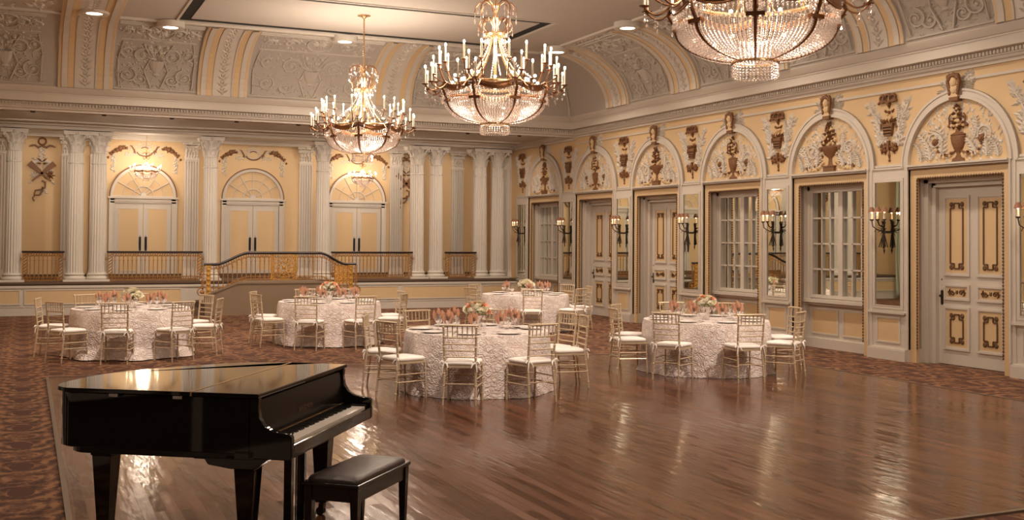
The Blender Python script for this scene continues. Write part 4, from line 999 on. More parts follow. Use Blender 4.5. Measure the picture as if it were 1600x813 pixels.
# bowl profile (r, z) relative to the rim level 0
def bowl(t):   # 0 rim .. 1 bottom
    a = t * 1.33
    return (.70 * cos(a) ** .9 + .0, -.20 - .30 * sin(a) / sin(1.33))
def chandelier_meshes():
    D = {}
    b = MB()   # one eighth of the beaded bowl
    ns, nb = 13, 22
    for i in range(ns):
        q = (i + .5) / ns * PI / 4 - PI / 8
        for j in range(nb):
            t_ = (j + (.25 if i % 2 else 0)) / nb; r_, z_ = bowl(t_); b.ico((r_ * cos(q), r_ * sin(q), z_), max(.0072, .0168 * (r_ / .70) ** .75))
    D['bead'] = b.mesh('bead_panel', M['crystal'], 0)
    b = MB()   # swag fringe under one scallop of the ring
    for i in range(14):
        q = (i + .5) / 14 * PI / 4 - PI / 8; u = abs(q) / (PI / 8); r_ = .74; z_ = -.03 - .07 * cos(u * PI / 2) ** .8
        b.ico((r_ * cos(q), r_ * sin(q), z_ - .02), .014); b.ico((r_ * cos(q), r_ * sin(q), z_ - .045), .012); drop(b, r_ * cos(q), r_ * sin(q), z_ - .055, .075, .012)
    for j in range(9):       # crystal apron beside each scallop joint
        q = PI / 8 - .10 + .2 * j / 8; L_ = .24 - .10 * abs(j - 4) / 4
        for k in range(7): b.ico((.76 * cos(q) * (1 - .012 * k), .76 * sin(q) * (1 - .012 * k), .0 - L_ * k / 6), .013)
    D['fringe'] = b.mesh('crystal_fringe', M['crystal'], 0)
    b = MB()   # scalloped band segment
    def fn(u, v):
        q = (u - .5) * PI / 4; dz = -.075 * cos((u - .5) * PI) ** 1.0; return ((.745 + .006 * sin(v * PI)) * cos(q), (.745 + .006 * sin(v * PI)) * sin(q), dz + .07 * (v - .3))
    b.grid(fn, 10, 3); b.grid(lambda u, v: tuple(c * (.985 if i < 2 else 1) for i, c in enumerate(fn(u, v))), 10, 3)
    b.tube([fn(i / 10, 1) for i in range(11)], .010, 5); b.tube([fn(i / 10, 0) for i in range(11)], .010, 5)
    D['band'] = b.mesh('ring_band', M['bronze'], 40)
    b = MB()   # bronze rib over the bowl plus bracket
    pts = [(bowl(t_)[0] + .012, 0, bowl(t_)[1]) for t_ in [i / 10 for i in range(11)]]; b.tube(pts, [.022] + [.017 - .001 * i for i in range(10)], 5)
    b.tube([(.76, 0, .05), (.78, 0, -.06), (.73, 0, -.15), (.70, 0, -.2)], .02, 6);
    b.box(.69, .735, -.08, .08, -.225, -.19)
    D['rib'] = b.mesh('bowl_rib', M['bronze'], 40)
    b = MB()   # bottom tassel
    for k in range(36):
        q = 2 * PI * k / 36
        for j in range(5): b.ico((.205 * cos(q), .205 * sin(q), -.52 - .026 * j), .0115)
        b.ico((.19 * cos(q + .08), .19 * sin(q + .08), -.645), .012)
    D['tassel'] = b.mesh('crystal_tassel', M['crystal'], 0)
    b = MB(); b.lathe([(.20, -.50), (.215, -.495), (.215, -.515), (.20, -.52), (.20, -.50)], 32); D['low'] = b.mesh('lower_ring', M['brass'])
    b = MB()   # curved strut from the ring to the stem
    pts = [(.06 + .40 * ((1 - t_) ** 1.7), 0, .03 + .70 * t_) for t_ in [i / 12 for i in range(13)]]
    b.tube(pts, [.016 - .0007 * i for i in range(13)], 6, flat=.5); D['strut'] = b.mesh('strut', M['brass'], 50)
    b = MB()   # crystal chain alongside the strut
    for i in range(22):
        t_ = i / 21; b.octa((.10 + .52 * ((1 - t_) ** 1.7), 0, .10 + .62 * t_), .012, .018)
    D['chain'] = b.mesh('crystal_chain', M['crystal'], 0)
    b = MB()
    b.lathe([(.0, .70), (.06, .70), (.06, .72), (.16, .73), (.17, .76), (.15, .78), (.05, .78), (.04, .88), (.07, .93), (.075, .99), (.035, 1.02), (.03, 1.12), (.05, 1.16), (.025, 1.22), (.012, 1.42), (.0, 1.42)], 20)
    b.lathe([(.0, .02), (.02, .02), (.025, .7), (.0, .72)], 8)
    b.lathe([(.56, .02), (.575, .03), (.575, .05), (.56, .06), (.545, .04), (.56, .02)], 40)
    D['stem'] = b.mesh('stem', M['brass'], 40)
    b = MB()   # crown scroll
    b.tube([(p[0], 0, p[1]) for p in [(.03, 1.08), (.06, 1.18), (.13, 1.23), (.22, 1.21), (.28, 1.14), (.29, 1.07)]], .009, 5)
    b.tube([(.05, 0, .79), (.13, 0, .77), (.21, 0, .81), (.24, 0, .89), (.20, 0, .97), (.14, 0, .99), (.11, 0, .95)], .009, 5)
    D['scroll'] = b.mesh('crown_scroll', M['bronze'], 50)
    b = MB()
    for (x_, z_, L_) in ((.29, 1.07, .12), (.25, 1.18, .10), (.18, 1.21, .10), (.24, .87, .09), (.19, .77, .09), (.145, .74, .12)):
        for j in range(2): b.octa((x_, 0, z_ - .02 - .025 * j), .009)
        drop(b, x_, 0, z_ - .05, L_, .013)
    D['crowndrop'] = b.mesh('crystal_drops', M['crystal'], 0)
    def arm(r1, z1, r0=.76, z0=.02, dip=.08):
        b = MB(); pts = []
        for i in range(13):
            t_ = i / 12; r_ = r0 + (r1 - r0) * t_; z_ = z0 + (z1 - z0) * t_ ** 2 - dip * sin(t_ * PI); pts.append((r_, 0, z_))
        b.tube(pts, .0095, 5); b.lathe([(0, 0), (.012, 0), (.045, .014), (.05, .02), (.045, .022), (0, .016)], 12, c=(r1, 0, z1)); 
        return b.mesh('candle_arm', M['bronze'], 50)
    D['arms'] = [(arm(1.0, .0), 1.0, .0), (arm(.92, .12, .74, .04, .0), .92, .12), (arm(.80, .28, .70, .05, -.03), .80, .28)]
    b = MB(); b.lathe([(0, .018), (.0135, .018), (.0135, .225), (0, .23)], 8); D['candle'] = b.mesh('candle', M['candle'], 50)
    b = MB(); b.ico((0, 0, .256), .016, (1, 1, 1.9)); D['flame'] = b.mesh('flame_bulb', M['flame'], 60)
    b = MB(); b.octa((0, 0, -.02), .010); b.octa((0, 0, -.045), .011); drop(b, 0, 0, -.055, .085, .015); D['adrop'] = b.mesh('crystal_drop', M['crystal'], 0)
    b = MB(); b.ico((0, 0, 0), .022); D['bulb'] = b.mesh('bulb', M['flame'], 60)
    return D
CM = chandelier_meshes()
def chandelier(y, zr, label, s=1.0, x=6.0, top=ZC, rz=0, small=False):
    t_ = thing('chandelier', label, 'chandelier', (x, y, zr), rz, 'crystal chandeliers' if not small else 'small crystal chandeliers over the stage')
    t_.scale = (s, s, s)
    for k in range(8):
        a = k * PI / 4
        inst(CM['bead'], 'bead_panel', t_, rz=a); inst(CM['band'], 'ring_band', t_, rz=a); inst(CM['fringe'], 'crystal_fringe', t_, rz=a)
        inst(CM['rib'], 'bowl_rib', t_, rz=a + PI / 8); inst(CM['strut'], 'strut', t_, rz=a); inst(CM['scroll'], 'crown_scroll', t_, rz=a)
        if not small: inst(CM['chain'], 'crystal_chain', t_, rz=a + .12); inst(CM['crowndrop'], 'crystal_drops', t_, rz=a)
    inst(CM['tassel'], 'crystal_tassel', t_); inst(CM['low'], 'lower_ring', t_); inst(CM['stem'], 'stem', t_)
    h = (top - zr) / s
    b = MB(); b.tube([(0, 0, 1.40), (0, 0, h - .04)], .008, 6); z_ = 1.42
    while z_ < h - .06: b.tube([(p[0], 0, p[1]) for p in arc(0, z_ + .025, .014, 0, 2 * PI, 8, .024)], .004, 4, closed=True); z_ += .045
    b.build('chain', M['brass'], t_); MB().lathe([(0, h), (.13, h), (.13, h - .012), (.05, h - .03), (.03, h - .06), (0, h - .06)], 20).build('ceiling_rose', M['brass'], t_)
    if not small:
        for k in range(8):
            for (ai, dq) in ((0, -.13), (0, .13), (1, 0), (2, -.16), (2, .16)):
                m_, r_, z_ = CM['arms'][ai]; q = PI / 8 + k * PI / 4 + dq
                a = inst(m_, 'candle_arm', t_, rz=q); inst(CM['candle'], 'candle', a, (r_, 0, z_)); inst(CM['flame'], 'flame_bulb', a, (r_, 0, z_))
                if ai == 0: inst(CM['adrop'], 'crystal_drop', a, (r_, 0, z_)); inst(CM['adrop'], 'crystal_drop', a, (r_ - .1, 0, z_ - .06))
        for k in range(16): inst(CM['bulb'], 'bulb', t_, (.60 * cos(k * PI / 8), .60 * sin(k * PI / 8), .08 + .07 * (k % 2)))
        for k in range(8): inst(CM['bulb'], 'bulb', t_, (.15 * cos(k * PI / 4), .15 * sin(k * PI / 4), .66), sc=.8)
        for k in range(5): inst(CM['bulb'], 'bulb', t_, (.38 * cos(k * 1.257), .38 * sin(k * 1.257), -.32), sc=.9)
    else:
        for k in range(10):
            m_, r_, z_ = CM['arms'][0 if k % 2 else 1]; q = k * PI / 5
            a = inst(m_, 'candle_arm', t_, rz=q); inst(CM['candle'], 'candle', a, (r_, 0, z_), sc=1.3); inst(SB, 'flame_bulb', a, (r_, 0, z_))
        for k in range(8): inst(SB2, 'bulb', t_, (.45 * cos(k * PI / 4), .45 * sin(k * PI / 4), .15))
    return t_
SB = MB().ico((0, 0, .28), .05, (1, 1, 1.5)).mesh('flame_bulb', M['stagelens'], 60)
SB2 = MB().ico((0, 0, 0), .06).mesh('bulb', M['stagelens'], 60)
for y_, zr, rd_, lb in ((8.06, 4.05, -14.2, 'largest crystal chandelier, nearest the camera at the top right'), (14.05, 4.05, -23.1, 'middle crystal chandelier of the three hanging in a row'), (20.62, 4.08, 0, 'farthest of the three big crystal chandeliers, on a long brass chain')):
    chandelier(y_, zr, lb, rz=math.radians(rd_))
    for k in range(4): light('chandelier_light', 'POINT', (6 + .78 * cos(.4 + k * PI / 2), y_ + .78 * sin(.4 + k * PI / 2), zr + .72), P_CH / 4, .22)
    light('bowl_light', 'POINT', (6, y_, zr - .16), P_BOWL, .14)
for x_, lb in ((2.86, 'small lit crystal chandelier in front of the left stage door'), (8.72, 'small lit crystal chandelier in front of the right stage door')):
    chandelier(29.95, 3.64, lb, s=.40, x=x_, top=4.66, small=True)
    light('stage_light', 'POINT', (x_, 29.95, 3.80), P_STAGE, .15)

# small adjustable spots set in the soffit over the stage front
spm = MB().lathe([(.0, 0), (.05, 0), (.055, -.03), (.045, -.06), (.035, -.06), (.03, -.03), (0, -.03)], 16).mesh('spot_housing', M['darkbronze'], 40)
spl = MB().lathe([(0, -.035), (.032, -.035), (.032, -.03), (0, -.03)], 16).mesh('spot_lens', M['lens'], 0)
for i in range(9):
    x_ = .1 + i * 1.45
    t_ = thing('soffit_spotlight', 'small spotlight in the soffit above the columns, number %s from the left' % ('one two three four five six seven eight nine'.split()[i]), 'spotlight', (x_, 25.75, 4.659), 0, 'small spotlights in the stage soffit')
    inst(spm, 'spot_housing', t_); inst(spl, 'spot_lens', t_)
    light('spotlight_lamp', 'SPOT', (x_, 25.8, 4.58), P_SOFF, .05, cone=1.9, rot=(math.radians(48), 0, 0))
# round ceiling downlights
DL = [(1.14, 22.35, ZC), (2.62, 22.93, ZC - .04), (6.25, 22.93, ZC - .04), (9.95, 22.93, ZC - .04), (10.95, 22.05, ZC - .04), (10.95, 18.9, ZC - .04)]
DN = ['round white downlight at the top left, under the ceiling rib', 'round white downlight at the corner of the dark ceiling slot', 'round white downlight left of the farthest chandelier chain', 'round white downlight behind the middle chandelier', 'round white downlight right of the middle chandelier', 'round white downlight left of the largest chandelier']
ring = MB().lathe([(.15, -.005), (.15, -.02), (.25, -.035), (.275, -.02), (.275, .10), (.0, .10)], 32).mesh('housing', M['white'], 40)
lens = MB().lathe([(0, -.012), (.15, -.012), (.15, 0), (0, 0)], 24).mesh('lens', M['lens'], 0)
for (x_, y_, z_), lb in zip(DL, DN):
    t_ = thing('downlight', lb, 'downlight', (x_, y_, z_ - .07), 0, 'round downlights around the ceiling edge')
    inst(ring, 'housing', t_); inst(lens, 'lens', t_)
    light('downlight_lamp', 'SPOT', (x_, y_, z_ - .13), P_DOWN, .12, cone=2.3)
for (x_, y_) in ((10.95, 15.8), (10.95, 12.6), (10.95, 9.4), (10.95, 6.2), (10.95, 2.5), (1.1, 17), (1.1, 12), (1.1, 7), (1.1, 2)):
    light('downlight_lamp', 'SPOT', (x_, y_, ZC - .17), P_DOWN, .12, cone=2.3)

# ================================================================== SCONCES
def sconce_meshes():
    b = MB(); b.tube([(0, -.09, -.30), (0, -.09, .18)], .018, 8)
    for k in range(5):
        a = (k - 2) * .16; b.tube([(sin(a) * .1, -.09, .14), (-sin(a) * .06, -.09, -.08), (-sin(a) * .25, -.08 - .01 * k, -.28)], [.012, .012, .008], 5)
    b.ico((0, -.10, -.0), .05, (1, .7, 1.2)); b.ico((0, -.10, .07), .035, (1.6, .6, .8)); b.lathe([(.02, .12), (.035, .15), (.02, .18)], 10, c=(0, -.09, 0))
    for k in range(8): a = k * PI / 4 + .3; b.tube([(.03 * cos(a), -.1, .01 + .03 * sin(a)), (.10 * cos(a), -.12, -.0 + .10 * sin(a))], [.010, .004], 4)
    b.box(-.02, .02, -.09, 0, -.05, -.01); b.lf(0, -.28, -PI / 2, .12, .05, .02, .08)
    body = b.mesh('bracket', M['darkbronze'], 50)
    arms = []
    for sd in (-1, 1):
        b = MB(); b.tube([(0, -.11, .0), (sd * .06, -.15, .0), (sd * .13, -.20, .06), (sd * .145, -.21, .16)], .010, 6); b.tube([(sd * .05, -.13, .0), (sd * .1, -.16, .03), (sd * .12, -.17, -.03)], .006, 5); b.lathe([(0, .15), (.03, .16), (.035, .18), (0, .18)], 10, c=(sd * .145, -.21, 0)); arms.append((b.mesh('arm', M['darkbronze'], 50), (sd * .145, -.21, .18)))
    b = MB(); b.tube([(0, -.11, .05), (0, -.18, .08), (0, -.22, .16)], .010, 6); b.lathe([(0, .15), (.03, .16), (.035, .18), (0, .18)], 10, c=(0, -.22, 0)); arms.append((b.mesh('arm', M['darkbronze'], 50), (0, -.22, .18)))
    cn = MB().lathe([(0, 0), (.017, 0), (.017, .10), (0, .10)], 10).mesh('candle', M['candle'], 50)
    bu = MB().ico((0, 0, .125), .018, (1, 1, 1.7)).mesh('bulb', M['flame_small'], 60)
    sh = MB().lathe([(.028, .20), (.06, .115), (.058, .115), (.026, .20)], 16).mesh('lamp_shade', M['shade'], 60)
    return body, arms, cn, bu, sh
sb_, sa_, sc_, sbu, ssh = sconce_meshes()
def sconce(k):
    yc = 13.83 + 2.9 * k
    t_ = thing('wall_sconce', 'bronze three-light sconce on the mirror ' + PIER[k], 'sconce', (XR - .04, yc, 2.12), -PI / 2, 'three-light sconces on the pier mirrors')
    inst(sb_, 'bracket', t_)
    for m_, p in sa_:
        a = inst(m_, 'arm', t_); inst(sc_, 'candle', a, p); inst(sbu, 'bulb', a, p); inst(ssh, 'lamp_shade', a, p)
    light('sconce_light', 'POINT', (XR - .27, yc, 2.42), P_SCONCE, .04, (1, .68, .38))
for k in range(-1, 6): sconce(k)

# ================================================================== TABLES AND CHAIRS
def chair_meshes():
    D = {}
    def bamboo(b, p0, p1, r, rings=4, n=7):
        p0, p1 = Vector(p0), Vector(p1); b.tube([p0, p1], r, n)
        for k in range(1, rings + 1):
            c = p0.lerp(p1, k / (rings + 1)); d = (p1 - p0).normalized() * .006; b.tube([c - d, c, c + d], [r, r * 1.35, r], n)
        return b
    # chair faces +y (towards the table); back at y = 0
    def bx(s_, z): return s_ * (.180 + .012 * max(0, (z - .45)) / .47 + .012 * max(0, .45 - z) / .45)
    def by(z): return -.03 * max(0, (z - .45)) / .47 * 1.6 - .05 * max(0, (.45 - z)) / .45
    for s_, nm in ((-1, 'bl'), (1, 'br')):
        b = MB(); pts = [(bx(s_, z), by(z), z) for z in (0, .15, .30, .45, .60, .75, .92)]; b.tube(pts, [.011, .013, .014, .015, .0145, .0135, .012], 8)
        for z in (.08, .22, .36, .55, .67, .79, .9): b.tube([(bx(s_, z - .007), by(z - .007), z - .007), (bx(s_, z), by(z), z), (bx(s_, z + .007), by(z + .007), z + .007)], [.014, .0185, .014], 8)
        D[nm] = b.mesh('back_leg', M['chair'], 60)
        b = MB(); bamboo(b, (s_ * .20, .385, .44), (s_ * .205, .40, 0), .0135, 4, 8); D['f' + nm] = b.mesh('front_leg', M['chair'], 60)
    b = MB(); b.prism([(-.19, -.005), (.19, -.005), (.215, .40), (-.215, .40)], .425, .45, 'xy'); D['seat'] = b.mesh('seat_frame', M['chair'], 30)
    b = MB(); zt = .915; pts = [(x_, by(zt) - .008 * (1 - (x_ / .2) ** 2), zt) for x_ in (-.215, -.1, 0, .1, .215)]; b.tube(pts, [.011, .0135, .0135, .0135, .011], 8); D['top'] = b.mesh('top_rail', M['chair'], 60)
    b = MB(); z = .775; bamboo(b, (-.185, by(z), z), (.185, by(z), z), .010, 2); D['r1'] = b.mesh('back_rail', M['chair'], 60)
    for i, z in enumerate((.70, .625, .55)): b = MB(); bamboo(b, (-.183, by(z), z), (.183, by(z), z), .0085, 2); D['r%d' % (i + 2)] = b.mesh('back_rail', M['chair'], 60)
    b = MB(); bamboo(b, (0, by(.775), .775), (0, by(.915), .915), .0075, 1, 6); D['sp'] = b.mesh('spindle', M['chair'], 60)
    for i, (p0, p1) in enumerate([((-.19, -.02, .24), (.19, -.02, .24)), ((-.2, .39, .22), (.2, .39, .22)), ((-.2, .39, .30), (.2, .39, .30)), ((-.19, -.01, .30), (-.205, .39, .30)), ((-.19, -.015, .21), (-.205, .39, .21)), ((.19, -.01, .30), (.205, .39, .30)), ((.19, -.015, .21), (.205, .39, .21))]):
        b = MB(); bamboo(b, p0, p1, .0085, 2, 6); D['s%d' % i] = b.mesh('stretcher', M['chair'], 60)
    b = MB()   # pad
    def pad(u, v):
        a = 2 * PI * u; e = .32
        cx_ = abs(cos(a)) ** e * (1 if cos(a) > 0 else -1); cy_ = abs(sin(a)) ** e * (1 if sin(a) > 0 else -1)
        rr_, z_ = [(0.0, .452), (.93, .452), (1.0, .465), (1.0, .485), (.93, .500), (.6, .508), (0, .51)][round(v * 6)]
        yy = cy_ * .205 * rr_ + .20; return (cx_ * (.19 + .03 * (yy / .4)) * rr_, yy, z_)
    b.grid(pad, 32, 6, cu=True); D['pad'] = b.mesh('cushion', M['pad'], 60)
    b = MB()
    for s_ in (-1, 1):
        x_ = s_ * .185
        b.tube([(x_, -.012, .49), (x_ + s_ * .03, -.03, .50), (x_ + s_ * .055, -.045, .475)], [.012, .014, .004], 5); b.tube([(x_, -.012, .49), (x_ - s_ * .035, -.03, .47), (x_ - s_ * .05, -.05, .43)], [.012, .012, .004], 5)
        b.tube([(x_, -.018, .49), (x_ + s_ * .01, -.035, .44), (x_ + s_ * .02, -.035, .38)], [.010, .009, .004], 5)
    D['tie'] = b.mesh('cushion_tie', M['pad'], 50)
    return D
CH = chair_meshes()
def make_chair(name_label, loc, rz, group):
    t_ = thing('chiavari_chair', name_label, 'chair', loc, rz, group)
    for k_, nm in (('bl', 'back_leg'), ('br', 'back_leg'), ('fbl', 'front_leg'), ('fbr', 'front_leg'), ('seat', 'seat_frame'), ('top', 'top_rail'), ('r1', 'back_rail'), ('r2', 'back_rail'), ('r3', 'back_rail'), ('r4', 'back_rail'), ('pad', 'cushion'), ('tie', 'cushion_tie')): inst(CH[k_], nm, t_)
    for i in range(6): inst(CH['sp'], 'spindle', t_, ((i - 2.5) * .058, 0, 0))
    for i in range(7): inst(CH['s%d' % i], 'stretcher', t_)
    return t_
def cloth_mesh(seed, flare):
    r = random.Random(seed); ph = [r.uniform(0, 6.3) for _ in range(4)]; b = MB(); R0 = .915; nu, nv = 128, 30; uvs = []
    def fn(u, v):
        a = 2 * PI * u
        if v < .3: q = v / .3; return (R0 * q * cos(a), R0 * q * sin(a), .762)
        q = (v - .3) / .7; z = .762 * (1 - q) + .016 * q
        fold = (sin(9 * a + ph[0]) * .5 + sin(14 * a + ph[1]) * .35 + sin(5 * a + ph[2]) * .3) * .028 * q ** 1.1
        cr_ = .018 * min(1, q * 12); rr_ = R0 + cr_ + .035 * q + fold + flare * max(0, q - .75) * 4 * .035 * (1 + sin(7 * a + ph[3])) 
        if q > .96: rr_ += .012 * sin(23 * a + ph[2])
        return (rr_ * cos(a), rr_ * sin(a), z - (.006 if 0 < q < .05 else 0))
    b.grid(fn, nu, nv)
    me = b.mesh('tablecloth', M['cloth'], 60)
    uv = me.uv_layers.new(name='uv')
    # arc length uv so the rosettes keep their size
    for p in me.polygons:
        us = [(me.loops[li].vertex_index % (nu + 1)) for li in p.loop_indices]
        for li in p.loop_indices:
            vi = me.loops[li].vertex_index; j, i = vi % (nu + 1), vi // (nu + 1); v = i / nv; co = me.vertices[vi].co
            if v <= .3: c_ = (co.x, co.y)
            else: a = 2 * PI * j / nu; rr_ = R0 + (.762 - co.z); c_ = None
            if v <= .3 and max(me.loops[x].vertex_index // (nu + 1) for x in p.loop_indices) / nv <= .31: uv.data[li].uv = c_
            else: uv.data[li].uv = (2 * PI * j / nu * .96 + 20, 5 + (.762 - co.z) + (0 if v > .3 else (v - .3) * 3))
    return me
plate = MB().lathe([(0, .0), (.09, .0), (.10, .006), (.155, .014), (.158, .018), (.10, .012), (.09, .008), (0, .008)], 40).mesh('charger_plate', M['plate'], 40)
goblet = MB().lathe([(.034, 0), (.034, .003), (.006, .008), (.004, .02), (.004, .085), (.012, .095), (.032, .12), (.038, .15), (.036, .19), (.033, .205), (.032, .205), (.035, .19), (.037, .15), (.030, .12), (.0, .097)], 18).mesh('wine_glass', M['glass'], 60)
wglass = MB().lathe([(.036, 0), (.036, .003), (.006, .008), (.0045, .02), (.0045, .07), (.014, .08), (.040, .105), (.046, .135), (.043, .165), (.038, .185), (.037, .185), (.042, .165), (.044, .135), (.038, .105), (.0, .083)], 18).mesh('water_goblet', M['glass'], 60)
def napkin_mesh(seed):
    r = random.Random(seed); b = MB()
    for k in range(3):
        ph = r.uniform(0, 6.3); dx = (k - 1) * .022; h = .14 + .03 * (k == 1); w = .034
        def fn(u, v, dx=dx, h=h, w=w, ph=ph, k=k):
            wd = w * (sin(min(1, v * 1.05) * PI * .92 + .12)) ** .7 * (1 if v > .3 else .75); x_ = (u - .5) * 2 * wd
            return (dx * (1 + 1.3 * v) + x_, .012 * sin(u * 5 + ph) + (k - 1) * .012 + .012 * (1 - (2 * u - 1) ** 2), .10 + h * v + .01 * sin(u * PI))
        b.grid(fn, 8, 8)
    me = b.mesh('napkin', M['napkin'], 60); return me
napk = [napkin_mesh(i) for i in range(3)]
cutlery = MB().box(-.010, .010, -.10, .02, 0, .002).lf(0, 0, 0, .001, .001)
def knife_mesh():
    b = MB(); b.box(-.006, .006, -.10, 0, .001, .004); b.box(-.009, .008, 0, .11, .001, .003); return b.mesh('knife', M['vase'], 30)
def fork_mesh():
    b = MB(); b.box(-.005, .005, -.10, .03, .001, .004); b.box(-.011, .011, .03, .055, .001, .004)
    for i in range(4): b.box(-.011 + i * .0063, -.0083 + i * .0063, .055, .10, .001, .004)
    return b.mesh('fork', M['vase'], 30)
knife, fork = knife_mesh(), fork_mesh()
def bloom(mat_, nm):
    b = MB()
    for ring_, (n_, rad, tilt, sz) in enumerate(((3, .006, 1.35, .022), (5, .014, 1.05, .028), (7, .022, .65, .032))):
        for k in range(n_):
            a = 2 * PI * k / n_ + ring_; 
            def fn(u, v, a=a, rad=rad, tilt=tilt, sz=sz):
                ww = sz * sin(min(1, .15 + .85 * v) * PI * .75); x_ = (u - .5) * 2 * ww * .8; out = rad + sz * v * cos(tilt) * 1.3 - .3 * abs(x_) ; z_ = sz * v * sin(tilt) * 1.5
                return (out * cos(a) - x_ * sin(a), out * sin(a) + x_ * cos(a), z_)
            b.grid(fn, 4, 4)
    b.ico((0, 0, .012), .014); return b.mesh(nm, mat_, 60)
BL = [bloom(M['rose'], 'cream_rose'), bloom(M['peach'], 'peach_rose')]
lfm = MB(); lfm.add([(0, 0, 0), (.04, .02, .01), (.09, 0, -.005), (.04, -.02, .01), (.045, 0, .0)], [(0, 4, 1), (1, 4, 2), (2, 4, 3), (3, 4, 0)]); LFM = lfm.mesh('leaf', M['leaf'], 0)
def flowers(loc, label, low=False, seed=1):
    t_ = thing('flower_arrangement', label, 'flowers', loc, 0)
    r = random.Random(seed)
    if low: b = MB().lathe([(0, 0), (.07, 0), (.085, .03), (.10, .12), (.11, .13), (.10, .135), (.09, .12), (0, .10)], 24); zt = .13
    else: b = MB().lathe([(0, 0), (.042, 0), (.045, .01), (.058, .17), (.066, .185), (.060, .188), (.052, .16), (0, .15)], 24); zt = .18
    b.build('vase', M['vase'], t_)
    n_ = 20 if low else 15
    for k in range(n_):
        a = k * 2.4; q = math.sqrt((k + .5) / n_); R_ = .15 if low else .135; o = inst(BL[1 if (k % 4 == 1 and not low) else 0], 'rose', t_, (R_ * q * cos(a), R_ * q * sin(a), zt + .03 + .10 * (1 - q * q) + r.uniform(-.01, .02)))
        o.rotation_euler = (-q * sin(a) * .9, q * cos(a) * .9, a); s_ = r.uniform(1.0, 1.45); o.scale = (s_,) * 3
        if (k % 4 == 1 and not low): o.name = 'peach_rose'
    for k in range(12):
        a = k * .524 + .2; o = inst(LFM, 'leaf', t_, (.05 * cos(a), .05 * sin(a), zt + .02)); o.rotation_euler = (0, -r.uniform(-.2, .7), a); o.scale = (1.3,) * 3
    if low: 
        b = MB()
        for k in range(10): a = k * .628; b.tube([(0, 0, zt), (.07 * cos(a), .07 * sin(a), zt + .05)], .004, 4)
        b.build('stems', M['leaf'], t_)
    return t_
import mathutils
Rinv = [[CR[j][i] for j in range(3)] for i in range(3)]
def projx(p):
    v = (p[0], p[1], p[2] - 1.93); q = [sum(Rinv[i][j] * v[j] for j in range(3)) for i in range(3)]
    return 800 + 1700 * q[0] / q[2]
def ray_center(px, d, z=.76):     # point at camera depth d in pixel column px at floor-ish height
    py = 334 + 1700 * (1.93 - z) / d
    v = ((px - 800) / 1700 * d, (py - 334) / 1700 * d, d); return (sum(CR[0][j] * v[j] for j in range(3)), sum(CR[1][j] * v[j] for j in range(3)))
RC = 1.39
TB = [('front_round', 746, 13.95, 'the front middle table', [(719, 0), (845, 0), (908, 1), (884, 1), (774, 1), (655, 1), (577, 1), (609, 0)]),
      ('right_round', 1103, 16.1, 'the right table', [(1043, 0), (1172, 0), (1246, 0), (1238, 1), (1140, 1), (1050, 1), (966, 1), (963, 0)]),
      ('left_round', 206, 17.75, 'the leftmost table', [(180, 0), (284, 0), (340, 0), (320, 1), (215, 1), (136, 1), (64, 1), (89, 0)]),
      ('mid_round', 515, 20.0, 'the table before the stair', [(479, 0), (570, 0), (628, 0), (624, 1), (542, 1), (478, 1), (399, 1), (404, 0)]),
      ('back_round', 821, 23.2, 'the farthest table', [(832, 0), (906, 0), (928, 1), (885, 1), (744, 1), (738, 0)])]
POS = {}
